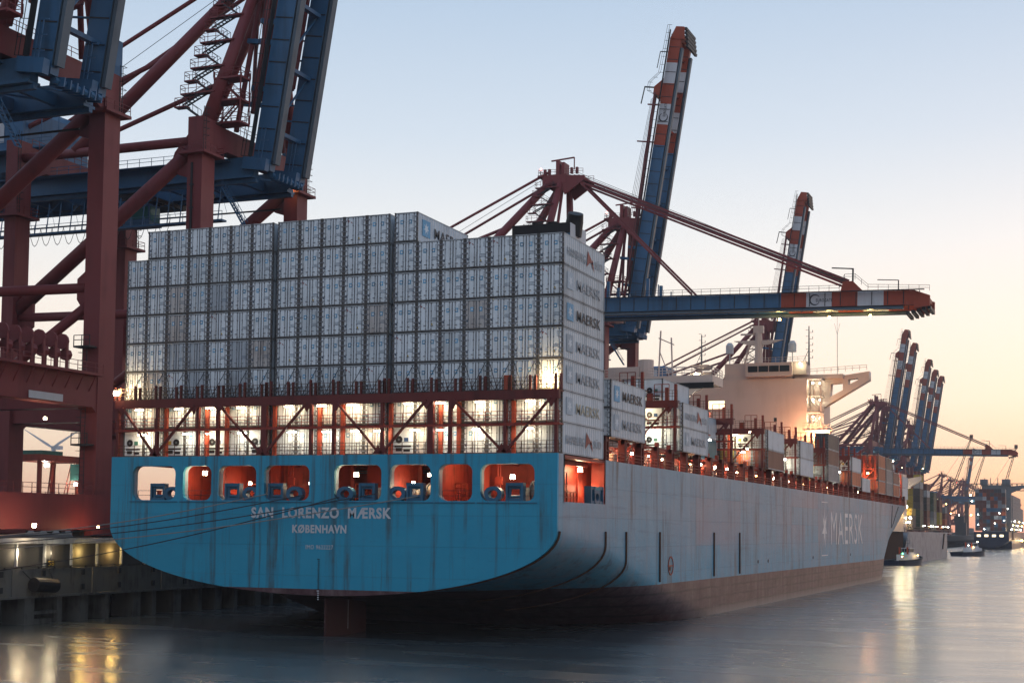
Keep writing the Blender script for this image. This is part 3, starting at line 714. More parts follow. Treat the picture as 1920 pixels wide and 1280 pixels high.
# ------------------------------------------------------------------ deckhouse, funnel, aft wing
def house():
    Y = 190.0
    b = MB(); b.box(-14, 11.6, Y, Y + 12, 17.3, 43.4); b.box(11.6, 14.6, Y + 4, Y + 12, 17.3, 43.4)
    b.box(11.6, 14.8, Y, Y + 4, 17.3, 32.2)
    b.box(-14, -9, Y, Y + .3, 43.4, 45.4); b.box(-6.3, 8.2, Y + .3, Y + 10, 43.4, 47.0)
    for z in (20, 23, 26, 29.5, 33, 36.5, 40): b.box(-14.02, 11.62, Y - .03, Y, z, z + .06)
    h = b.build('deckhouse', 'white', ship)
    b = MB(); b.prism([(-1.5, Y - .9, 43.9), (8.6, Y - .9, 43.9), (8.6, Y - .9, 46.9), (-1.5, Y - .9, 46.9)], (0, 1.2, 0)); b.build('bridge_front', 'white', h)
    for i in range(4):
        x = -.9 + 2.3 * i; b = MB(); b.box(x, x + 2.1, Y - .97, Y - .91, 44.9, 46.2); b.build('window', 'glass', h)
    b = MB(); b.box(-9.8, -6.3, Y - .05, Y, 37.2, 38.9); b.build('window', 'win_lit', h)
    for x, z in ((-10.7, 34), (4.6, 34.2), (8.9, 30.4)): b = MB(); b.box(x, x + .6, Y - .06, Y, z, z + .8); b.build('window', 'glass', h)
    # open stair decks on the starboard corner
    for z in (32.2, 35.9, 39.5):
        b = MB(); b.box(11.6, 14.8, Y, Y + 4, z, z + .2); b.rail([(11.6, Y + .05, z + .2), (14.7, Y + .05, z + .2), (14.7, Y + 4, z + .2)], 1.1, 1.5, .04); b.build('stair_deck', 'white', h)
        lamp(h, (12.7, Y + 1.5, z + 3.0), 170, 'lamp_c', .16, (.95, 1, .72), off=(0, -.5, -.2)); lamp(h, (14.0, Y + 2.5, z + 3.0), 60, 'lamp_c', .12, (.95, 1, .72), off=(0, -.4, -.2))
    b = MB(); b.box(14.5, 14.8, Y, Y + .3, 32, 43); b.box(11.5, 14.8, Y, Y + 4, 43.1, 43.4); b.stairs((12, Y + 2, 32.4), (14.5, Y + 2, 35.9), side=(0, 1, 0)); b.stairs((14.5, Y + 2, 36), (12, Y + 2, 39.5)); b.build('corner_post', 'white', h)
    lamp(h, (13.6, Y - .5, 31.0), 5000, 'lamp_o', .4, (1, .5, .24), off=(0, -3.0, 0), rad=.4); lamp(h, (15.6, Y - .5, 30.9), 1500, 'lamp_o', .4, (1, .5, .2), off=(0, -1.2, 0), rad=.4)
    b = MB(); b.box(11.4, 17.0, Y - .8, Y + 3, 31.9, 32.15); b.rail([(11.4, Y - .75, 32.15), (17, Y - .75, 32.15)], 1.1, 1.2, .04); b.box(13, 16.6, Y - .2, Y + 2, 24, 31.9); b.build('lamp_platform', 'white', h)
    # starboard bridge wing with its three cut-outs
    plate('bridge_wing', [(11.8, 43.2), (24.3, 44.9), (24.3, 43.0), (11.8, 35.7)], [rrect(12.2, 14.6, 38.3, 42.2, .4, 3), [(16.0, 39.6), (18.7, 41.0), (18.7, 42.6), (16.2, 42.4)], [(19.9, 42.1), (21.9, 43.1), (21.9, 43.5), (19.9, 43.3)]], 2.6, 'white', h,
          lambda u, v, w: Vector((u, Y + 5 + w, v)))
    plate('bridge_wing', [(-14, 43.2), (-24.3, 44.9), (-24.3, 43.0), (-14, 38)], [], 2.6, 'white', h, lambda u, v, w: Vector((u, Y + 5 + w, v)))
    b = MB(); b.box(8.6, 19, Y + 2, Y + 8, 43.4, 44.3); b.rail([(9, Y + 2, 44.3), (24, Y + 2, 45.0)], 1.1, 1.5, .04); b.box(8.6, 11.5, Y + .5, Y + 5, 44.3, 47.1); b.build('wing_deck', 'white', h)
    lamp(h, (10.2, Y - .1, 46.6), 120, 'lamp_c', .16, (.95, 1, .6), off=(0, -.5, -.2)); lamp(h, (-12.6, Y - .4, 45.2), 160, 'lamp_c', .18, (1, .95, .6), off=(0, -.4, -.3))
    b = MB(); b.box(-14, -6.3, Y - .0, Y + 6, 43.4, 43.6); b.rail([(-14, Y, 43.5), (-6.3, Y, 43.5)], 1.1, 1.4, .04); b.prism([(-14, Y + .2, 47.0), (-10, Y + .2, 47), (-11.0, Y + .2, 46.2), (-13.2, Y + .2, 46.2)], (0, 5, 0)); b.box(-12.4, -11.8, Y + 1, Y + 1.5, 43.4, 46.3); b.build('port_deck', 'white', h)
    b = MB(); b.rail([(-6, Y + .4, 47), (8, Y + .4, 47), (11.3, Y + .6, 47.1)], 1.1, 1.5, .035); b.build('railing', 'white', h)
    # masts, radar and domes
    b = MB(); b.tube((.4, Y + 4, 47), (.4, Y + 4, 54), .9, 10, 0, .75); b.box(-.7, 1.5, Y + 3.4, Y + 4.6, 54, 55.6)
    b.prism([(-5.2, Y + 3.6, 52.4), (5.8, Y + 3.6, 52.4), (2.2, Y + 3.6, 51.4), (-1.6, Y + 3.6, 51.4)], (0, 1, 0)); b.tube((.4, Y + 4, 55), (.4, Y + 4, 58.5), .12, 6); b.box(-3.6, -.2, Y + 3.8, Y + 4, 53.6, 54.0)
    b.stairs((-2.8, Y + 4, 47), (-1.6, Y + 4, 51.4)); b.build('radar_mast', 'white', h)
    for x in (-5.6, 8.2):
        b = MB(); b.tube((x, Y + 2, 47), (x, Y + 2, 49.4), .12, 6, 0); b.tube((x, Y + 2, 49.4), (x, Y + 2, 51.2), .85, 14, 0); b.tube((x, Y + 2, 51.2), (x, Y + 2, 51.8), .84, 14, 0, .45); b.build('satellite_dome', 'stripe_white', h)
    for x, hh in ((-12.2, 54), (11.6, 55)):
        b = MB(); b.tube((x, Y + 3, 46.5), (x, Y + 3, hh), .22, 6, 0, .12)
        for i in range(5): z = 48 + 1.4 * i; b.beam((x, Y + 3, z), (x + .8, Y + 3, z), .08); b.beam((x + .8, Y + 3, z), (x + .8, Y + 3, z + .5), .12); b.beam((x, Y + 3, z + .6), (x - .7, Y + 3, z + .6), .08)
        b.beam((x - 1.6, Y + 3, 46.6), (x, Y + 3, 50), .1); b.build('signal_mast', 'steel', h)
    b = MB(); b.tube((17.5, Y + 4, 44), (17.5, Y + 4, 53), .06, 5); b.tube((17.5, Y + 4, 53), (16.9, Y + 4, 55.5), .03, 4); b.tube((17.5, Y + 4, 53), (18.1, Y + 4, 55.5), .03, 4); b.tube((17.5, Y + 4, 53), (17.5, Y + 4, 58), .03, 4); b.build('aerial', 'steel', h)
house()
def funnel():
    b = MB(); b.box(-5, 3.4, 60, 66.5, 30, 50.45, 0); f = b.build('funnel', 'ship_blue', ship)
    b = MB(); b.box(-5.02, 3.37, 59.98, 62.2, 50.45, 51.9); b.box(-5.0, -1, 62.2, 66.4, 50.45, 51.4); b.build('black_top', 'black', f)
    b = MB(); b.box(3.41, 3.46, 60.0, 66.5, 50.0, 51.85); b.build('side_panel', 'stripe_white', f)
    b = MB(); b.box(3.41, 3.46, 60.0, 66.5, 44, 49.95); b.build('side_panel', 'logo', f)
    for x, y, r, h, r2 in ((-3.4, 62.5, .45, 1.1, .5), (-2.4, 62, .4, 1.3, .5), (-.4, 63, .55, 1.6, .65), (.3, 62.4, .4, 1.5, .4)):
        b = MB(); b.tube((x, y, 51), (x + .05, y, 51.7 + h * .6), r, 10, 0, r2); b.build('exhaust_pipe', 'black', f)
    b = MB(); b.tube((2.8, 63, 50.5), (3.0, 63, 52.6), 1.15, 16, 0, 1.2); b.tube((3.0, 63, 52.6), (3.3, 62.6, 53.6), 1.2, 16, 0, 1.05); b.build('exhaust_pipe', 'black', f)
    b = MB(); b.box(-8, 6, 58, 76, 17.3, 30); b.build('engine_casing', 'white', ship)
    # aft wing platform
    b = MB(); b.box(3, 21.1, 68, 74, 30.3, 31.5); b.prism([(3, 68, 30.3), (21.1, 68, 30.3), (18.8, 68, 29.3), (9, 68, 22), (3, 68, 22)], (0, .5, 0)); b.box(6, 10.5, 69, 72, 31.5, 33); b.tube((11.2, 70, 31.5), (11.2, 70, 34), 1.1, 12)
    w = b.build('aft_wing', 'white', ship)
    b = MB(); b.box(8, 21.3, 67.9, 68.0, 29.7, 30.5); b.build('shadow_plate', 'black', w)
    b = MB(); b.rail([(3, 68.1, 31.5), (21, 68.1, 31.5), (21, 74, 31.5)], 1.1, 1.4, .04, bars=(1, .66, .33)); b.beam((13, 70, 31.5), (13.3, 70, 38), .18); b.beam((15, 70, 31.5), (14.8, 70, 37), .18); b.beam((13, 70, 37), (15.2, 70, 36), .15); b.beam((13.2, 70, 35), (14.6, 70, 31.5), .12); b.build('railing', 'white', w)
    lamp(w, (19.8, 67.4, 26.5), 200, 'lamp_c', .25, (.95, 1, .75), off=(0, -.6, 0))
funnel()
# forecastle breakwater and small tanks seen past the last stacks
b = MB(); b.box(-20, 20, 262, 262.5, 17.3, 20.5); b.build('breakwater', 'oxide', ship)
b = MB(); b.tube((20.5, 182, 24.4), (20.5, 188, 24.4), 1.5, 14, 0); b.tube((20.5, 181, 24.4), (20.5, 182, 24.4), .8, 14, 0, 1.5); b.box(19.2, 21.8, 183, 187, 24.6, 25.9); b.build('lifeboat', 'stripe_red', ship)

# small lamps, pipes and posts crowding the starboard side deck
rd = random.Random(21)
for i in range(46):
    y = 14 + i * 5.4 + rd.uniform(-1, 1)
    b = MB(); h_ = rd.uniform(.8, 1.9); x = rd.uniform(20.4, 22.6)
    k = i % 4
    if k == 0: b.tube((x, y, 17.3), (x, y, 17.3 + h_), .28, 8); b.tube((x, y, 17.3 + h_), (x + .3, y, 17.5 + h_), .34, 8)
    elif k == 1: b.box(x, x + .6, y, y + .9, 17.3, 17.3 + h_); b.box(x + .1, x + .5, y - .05, y, 17.6, 17.1 + h_)
    elif k == 2: b.beam((x, y, 17.3), (x, y + 2.4, 19.6), .12); b.beam((x + .6, y, 17.3), (x + .6, y + 2.4, 19.6), .12); b.beam((x, y + 1.2, 18.4), (x + .6, y + 1.2, 18.4), .1)
    else: b.box(x, x + .3, y, y + .3, 17.3, 19.8); b.box(x - .4, x + .7, y - .1, y + .5, 19.2, 19.6)
    b.build(('deck_vent', 'deck_cabinet', 'lashing_bar', 'deck_post')[k], ('deckred', 'white', 'rust', 'oxide')[k], ship)
for i in range(40):
    y = 19 + i * 6.1 + rd.uniform(-2, 2); z = rd.choice((18.9, 19.0, 22.0, 22.2, 24.8)) if y > 54 else 18.9
    lamp(ship, (rd.uniform(21.5, 23.0), y, z), 60 if i % 3 == 0 else 0, rd.choice(('lamp_w', 'lamp_o', 'lamp_w', 'lamp_c')), rd.uniform(.09, .17), (1, .6, .3), off=(.3, -.5, 0))
# tall cell guides and frames forward of the tower, lit orange
for y in (176, 184, 206, 214, 228, 240, 252):
    b = MB()
    for x in (18.6, 21.2, 23.6): b.box(x, x + .3, y, y + .3, 19.3, 27.5 if y < 220 else 25)
    for z in (22, 24.6, 27 if y < 220 else 24.9): b.box(18.6, 23.8, y + .02, y + .28, z - .12, z)
    b.beam((18.8, y - .02, 19.6), (23.6, y - .02, 24.5), .18); b.rail([(18.6, y, 24.6), (23.8, y, 24.6)], 1.1, 1, .04)
    b.build('cell_guide', 'oxide', ship)
    lamp(ship, (22.3, y - .9, 23.6), 700, 'lamp_o', .22, (1, .5, .2), off=(0, -.8, .2)); lamp(ship, (20.3, y - .9, 20.6), 400, 'lamp_w', .18, (1, .66, .35), off=(0, -.8, 0))
# more gear in the mooring deck
for i, x in enumerate((-20.6, -19.2, -14.9, -13.1, -10.7, -8.4, -5.6, -3.9, -1.9, 2.0, 4.1, 6.0, 7.9, 11.2, 12.9, 14.9, 17.1, 18.6, 21.3)):
    y = 1.2 + (i * 1.7) % 4.5; b = MB(); k = i % 5
    if k == 0: b.tube((x - .35, y, 12.9), (x - .35, y, 13.9), .24, 10); b.tube((x + .35, y, 12.9), (x + .35, y, 13.9), .24, 10); b.tube((x - .35, y, 13.9), (x - .35, y, 14.0), .3, 10); b.tube((x + .35, y, 13.9), (x + .35, y, 14.0), .3, 10)
    elif k == 1: b.tube((x, y, 12.9), (x, y, 16.6), .09, 6); b.tube((x + .25, y, 12.9), (x + .25, y, 16.6), .06, 6); b.box(x - .2, x + .5, y - .2, y, 14.6, 15.3)
    elif k == 2:
        for q in range(4): b.tube((x, y, 12.92 + .14 * q), (x, y, 13.05 + .14 * q), .62 - .05 * q, 14)
    elif k == 3: b.box(x - .4, x + .4, y, y + .5, 12.9, 14.3); b.box(x - .3, x + .3, y - .04, y, 13.4, 14.1)
    else: b.rail([(x - .6, y, 12.9), (x + .6, y, 12.9)], 1.8, .6, .04, bars=(1, .75, .5, .25))
    b.build(('bollard', 'pipe', 'rope_coil', 'winch_console', 'stair_rail')[k], ('deckred', 'deckred', 'drum', 'white', 'stripe_red')[k], ship)
for z in (16.1, 16.3): b = MB(); b.tube((-13, 10.6, z), (21, 10.6, z), .07, 6); b.build('pipe', 'steel', ship)
# ================================================================== CONTAINERS
CW, CL, CH = 2.438, 12.19, 2.87
ORD = ['zeroth', 'first', 'second', 'third', 'fourth', 'fifth', 'sixth', 'seventh', 'eighth', 'ninth', 'tenth', 'eleventh', 'twelfth', 'thirteenth', 'fourteenth', 'fifteenth', 'sixteenth', 'seventeenth', 'eighteenth', 'nineteenth']
def shell(parent, side, length=CL):
    w, h = CW, CH; l = length
    b = MB()
    # 0 side skin, 1 post, 2 rail
    b.box(.05, .09, .12, l - .1, .16, h - .1, 0); b.box(w - .09, w - .05, .12, l - .1, .16, h - .1, 0)
    b.box(.05, w - .05, .1, l - .08, h - .09, h - .05, 0); b.box(.1, w - .1, l - .1, l - .05, .1, h - .1, 0); b.box(.06, w - .06, .2, l - .1, .12, .18, 1)
    for x in (0, w - .13):
        b.box(x, x + .13, 0, .16, 0, h, 1); b.box(x + .01, x + .12, l - .16, l - .005, 0, h, 2)
        for z in (-.0, h - .12): b.box(x - .012, x + .142, -.012, .18, z, z + .12, 1); b.box(x - .012, x + .142, l - .18, l + .004, z, z + .12, 1)
        xx = x + .02
        b.box(xx, xx + .09, .16, l - .16, .01, .15, 2); b.box(xx, xx + .09, .16, l - .16, h - .10, h - .004, 2)
    b.box(.13, w - .13, .0, .1, .02, .14, 1); b.box(.13, w - .13, -.01, .1, h - .10, h - .02, 2)
    return b.build('body', [side, 'post', 'rail'], parent)
def door_end(parent, skin='door', logo=True, gear='rod'):
    w, h = CW, CH
    for s in (0, 1):
        x0 = .14 if s == 0 else w / 2 + .03; x1 = w / 2 - .03 if s == 0 else w - .14
        b = MB(); b.box(x0, x1, .03, .09, .16, h - .14, 0)
        b.box(x0, x0 + .025, .015, .035, .18, h - .16, 1); b.box(x1 - .025, x1, .015, .035, .18, h - .16, 1)
        if s == 0: b.box(x1, x1 + .06, .05, .08, .16, h - .14, 1)
        # small stencilled data
        rr = random.Random(s + 3)
        if s == 1:
            for k in range(5): b.box(x0 + .58, x0 + .58 + rr.uniform(.2, .34), .022, .03, h - .42 - .11 * k, h - .39 - .11 * k, 2)
            for k in range(3): b.box(x0 + .34, x0 + .9, .022, .03, 1.02 + .12 * k, 1.07 + .12 * k, 2)
        else:
            b.box(x0 + .08, x0 + .24, .022, .03, .72, .95, 2); b.box(x0 + .12, x0 + .17, .022, .03, h - .4, h - .34, 2)
        d = b.build('door', [skin, gear, 'mark'], parent)
        b = MB()
        for q in (.26, .78):
            x = x0 + q * (x1 - x0); b.tube((x, -.01, .12), (x, -.01, h - .12), .024, 5)
            for z in (.2, .95, 1.9, h - .25): b.box(x - .05, x + .05, -.03, .03, z, z + .09)
            b.box(x - (.22 if s == 0 else .05), x + (.05 if s == 0 else .22), -.05, -.01, .5 + .06 * q, .56 + .06 * q)
        xe = .03 if s == 0 else w - .24
        for z in (.35, .85, 1.35, 1.85, 2.35): b.box(xe - .02, xe + .25, -.035, .02, z, z + .12)
        b.build('locking_bars', gear, d)
        if logo:
            x = (x0 + x1) / 2 + (.12 if s == 0 else -.12); z = 1.93; b = MB()
            b.box(x - .17, x + .17, .016, .026, z - .2, z + .2, 0); b.box(x - .09, x + .09, .010, .018, z - .1, z + .1, 1)
            b.build('emblem', ['logo', 'logow'], d)
def machine_end(parent, kind=0):
    w, h = CW, CH
    b = MB(); b.box(.14, w - .14, .03, .09, .16, h - .14, 0)
    p = b.build('end_panel', 'door', parent)
    b = MB(); b.box(.3, w - .3, -.0, .05, .2, 1.95, 0); b.build('cooling_unit', 'logow', parent)
    b = MB(); cx = .82 if kind != 1 else 1.5
    b.tube((cx, -.04, 1.45), (cx, .0, 1.45), .36, 16, 0); b.tube((cx, -.045, 1.45), (cx, -.04, 1.45), .1, 8, 1); b.build('fan', ['black', 'steel'], parent)
    b = MB(); b.box(1.35 if kind != 1 else .45, (1.35 if kind != 1 else .45) + .45, -.03, .0, 1.25, 1.62); b.build('control_box', ['teal_box', 'yellow', 'navyblue'][kind % 3], parent)
    b = MB(); b.box(.36, w - .36, -.02, .01, .72, .9); b.box(.5, 1.1, -.03, .01, .34, .66); b.box(1.3, w - .45, -.03, .01, .30, .55); b.build('compressor_recess', 'black', parent)
M['teal_box'] = paint('green_control_box', (.05, .16, .12), .5); M['navyblue'] = paint('dark_blue_panel', (.03, .07, .16), .5)
def proto(kind, skin='side', door='door', logo=True):
    e = empty('shipping_container', (0, 0, -500)); shell(e, skin)
    if kind == 'door': door_end(e, door, logo)
    else: machine_end(e, kind)
    return e
P = {'door': proto('door'), 'd2': proto('door', door='door2'), 'd3': proto('door', door='door3'), 'd4': proto('door', door='door4', logo=False), 'hs': proto('door', logo=False), 'plain': proto('door', logo=False), 0: proto(0), 1: proto(1), 2: proto(2)}
b = MB(); b.v = [(.30, .012, 2.62), (.62, .012, 2.38), (.50, .012, 2.36), (.42, .012, 2.18), (.66, .012, 2.30), (.92, .012, 2.12), (.78, .012, 2.34)]; b.f = [(0, 3, 2), (0, 2, 1), (4, 5, 6)]; b.m = [0] * 3
b.build('flag_emblem', 'red_em', P['hs']); b = MB(); b.v = [(1.5, .012, .62), (1.7, .012, .62), (1.6, .012, .82)]; b.f = [(0, 1, 2)]; b.m = [0]; b.build('warning_triangle', 'yellow', P['hs'])
for k in CC: P['c_' + k] = proto('door', 'c_' + k, 'c_' + k, False)
def put(kind, x, y, z, label, group, rz=0):
    c = copy_tree(P[kind]); c.location = (x, y, z); c.rotation_euler.z = rz
    return tag(c, label, 'shipping container', group)
def side_text(c, kind, rnd):
    """lettering on the starboard side of a box"""
    fn = lambda p: Vector((CW + .014 - p.y, p.x, p.z))
    if kind == 'HS':
        text('lettering', 'HAMBURG', 1.1, 6.3, .95, 1.75, 'textg', c, fn, .0); text('lettering', 'S\u00dcD', 9.1, 11.4, .95, 1.85, 'textg', c, fn, .0)
        b = MB(); x = CW + .012; b.v = [(x, 6.9, 2.35), (x, 8.7, 1.2), (x, 7.6, 1.3), (x, 6.6, .75), (x, 8.0, 1.3), (x, 8.9, .5), (x, 8.4, 1.7)]; b.f = [(0, 3, 2), (0, 2, 1), (4, 5, 6)]; b.m = [0, 0, 0]
        b.build('flag_emblem', 'red_em', c)
    else:
        text('lettering', 'MAERSK', 3.9, 10.9, .95, 1.95, kind, c, fn, .01)
        b = MB(); x = CW + .008; b.box(x - .01, x, 1.1, 2.9, .75, 2.35, 0)
        b.build('emblem', 'logo' if rnd else 'fadedlogo', c)
        k = len(b.v); st = MB(); pts = []
        for i in range(14):
            r_ = 1 if i % 2 == 0 else .42; a = math.pi / 2 + math.pi * i / 7; pts.append((x + .004, 2.0 + .62 * r_ * math.cos(a), 1.55 + .6 * r_ * math.sin(a)))
        for i in range(14): st.v += [pts[i], pts[(i + 1) % 14], (x + .004, 2.0, 1.55)]; k = len(st.v); st.f.append((k - 3, k - 2, k - 1)); st.m.append(0)
        st.build('star', 'logow', c)
M['fadedlogo'] = paint('faded_logo', (.36, .44, .50), .5, dirt=.4, dirtcol=(.5, .52, .54), rand=.2)
colx = [x0 + i * 2.469 for x0, n_ in GX for i in range(n_)]
SIDE = {1: 'HS', 2: 'texty', 3: 'textg', 4: 'textg', 5: 'textd', 6: 'textg', 7: 'HS'}
machines = {0: 0, 2: 1, 4: 2, 6: 0, 12: 2}
rc = random.Random(4)
for ci, x in enumerate(colx):
    tiers = 8 if (1 <= ci <= 12) else 7
    for t in range(tiers):
        kind = machines[ci] if (t == 0 and ci in machines) else rc.choices(['door', 'plain', 'd2', 'd3', 'd4', 'hs'], [46, 8, 20, 7, 7, 11])[0]
        sc_word = {0: 'white refrigerated container with cooling unit', 1: 'white refrigerated container with cooling unit', 2: 'white refrigerated container with cooling unit', 'd2': 'greyish white refrigerated container', 'd3': 'stained refrigerated container', 'd4': 'dull grey refrigerated container', 'hs': 'white refrigerated container with red emblem'}.get(kind, 'white refrigerated container')
        c = put(kind, x, 0, Z0 + t * 2.91 + .02, f'{sc_word}, {ORD[ci + 1]} column from left, {ORD[t + 1]} tier up, stern', 'white refrigerated containers stacked on the stern')
        if ci == 18: side_text(c, SIDE[t + 1], t == 4)
        if ci == 12 and t == 7: side_text(c, 'textd', True)
# ---- stacks along the starboard side
def out(y, n_, kinds, txt=None, z0=19.72, where='', x=24.1 - CW, lab=None):
    for t in range(n_):
        k = kinds[t]
        c = put(k, x, y, z0 + t * 2.9, f'{lab[t]}', 'containers stacked along the starboard side')
        if txt and txt[t]: side_text(c, txt[t], txt[t] == 'textd')
out(13.95, 2, ['plain', 'plain'], ['textg', 'textd'], 19.75, lab=['white container with grey lettering just forward of the stern stack, lower of two', 'white container with dark lettering and star emblem just forward of the stern stack, upper'])
out(41.6, 2, ['plain', 'plain'], ['textg', 'HS'], lab=['dull white container with grey lettering aft of the gap, lower of the second side pair', 'dull white container with a faded red emblem, upper of the second side pair'])
out(89.9, 2, ['c_brown', 'plain'], None, lab=['dark brown container under a bare white one beside the red lashing bridges', 'bare white container above a dark brown one on the starboard side'])
out(115.4, 2, ['plain', 'plain'], None, lab=['bare whitish container, lower of the pair midway along the starboard side', 'bare whitish container, upper of the pair midway along the starboard side'])
out(142.6, 3, ['c_grey', 'c_brown', 'c_dark'], None, lab=['pale grey container at the bottom of the three-high side stack before the white tower', 'brownish container in the middle of the three-high side stack before the white tower', 'dark container on top of the three-high side stack before the white tower'])
out(184.0, 1, ['plain'], None, 19.0, lab=['small white container standing alone beside the white tower'])
out(221.8, 3, ['c_grey', 'c_grey', 'c_dark'], None, 19.2, lab=['grey container at the bottom of the tall stack forward of the tower', 'grey container in the middle of the tall stack forward of the tower', 'dark grey container on top of the tall stack forward of the tower'])
out(247.0, 1, ['c_grey'], None, 19.1, x=18.9, lab=['grey container at the bottom of the second last stack near the bow'])
out(247.0, 1, ['c_teal'], None, 22.0, x=18.9, lab=['teal container in the middle of the second last stack near the bow'])
out(247.0, 1, ['plain'], None, 24.9, x=18.9, lab=['white container on top of the second last stack near the bow'])
out(258.5, 2, ['plain', 'c_white'], None, 19.1, x=20.9, lab=['white container nearest the bow, lower of the last pair', 'whitish container nearest the bow, upper of the last pair'])
# inner boxes seen in the gaps between the outboard stacks
INN = [(41.6, 1, [0, 2, 0], 3), (41.6, 2, [2, 0, 'plain'], 3), (56.2, 1, ['c_teal', 'plain'], 2), (69.9, 3, ['c_blue', 2], 2), (89.9, 1, ['c_orange', 1], 2), (89.9, 2, ['c_yellow', 2], 2), (89.9, 3, ['c_blue', 0], 2),
       (115.4, 1, [2, 0], 2), (115.4, 2, [0, 2], 2), (142.6, 1, ['c_yellow', 'c_grey'], 2), (142.6, 2, ['c_yellow', 'c_dark'], 2), (170.6, 0, ['c_orange', 1], 2), (170.6, 1, [1, 0], 2),
       (208.8, 0, ['c_orange', 'c_orange', 'c_orange'], 3), (208.8, 1, ['c_white', 'c_orange', 'c_orange'], 3), (221.8, 1, ['c_orange', 'c_orange', 'c_orange'], 3), (221.8, 2, ['c_orange', 'c_yellow', 'c_orange'], 3), (234.6, 0, ['c_orange', 'c_brown'], 2), (247.0, 3, ['c_orange', 'c_orange', 'c_orange'], 3)]
DESC = {'plain': 'white', 'c_teal': 'teal', 'c_blue': 'blue', 'c_yellow': 'yellow', 'c_orange': 'orange', 'c_grey': 'grey', 'c_dark': 'dark', 'c_white': 'pale', 'c_brown': 'brown', 0: 'white refrigerated', 1: 'white refrigerated', 2: 'white refrigerated'}
bays = sorted({a[0] for a in INN})
for y, ix, kinds, n_ in INN:
    for t in range(n_):
        x = 24.1 - CW - 2.469 * (ix + 0)
        if y in (41.6, 89.9, 115.4, 142.6, 221.8): x = 24.1 - CW - 2.469 * ix
        elif y == 247.0: x = 16.4
        nb = bays.index(y) + 1
        put(kinds[t], x, y + (.0 if ix else .02), (19.72 if y < 200 else 19.2) + 2.9 * t, f'{DESC[kinds[t]]} container in side bay {ORD[nb]} from the stern, {ORD[ix + 1]} row inboard, {ORD[t + 1]} tier', 'containers inboard of the starboard side')
for q in P.values():
    for ch in list(q.children_recursive): bpy.data.objects.remove(ch)
    bpy.data.objects.remove(q)
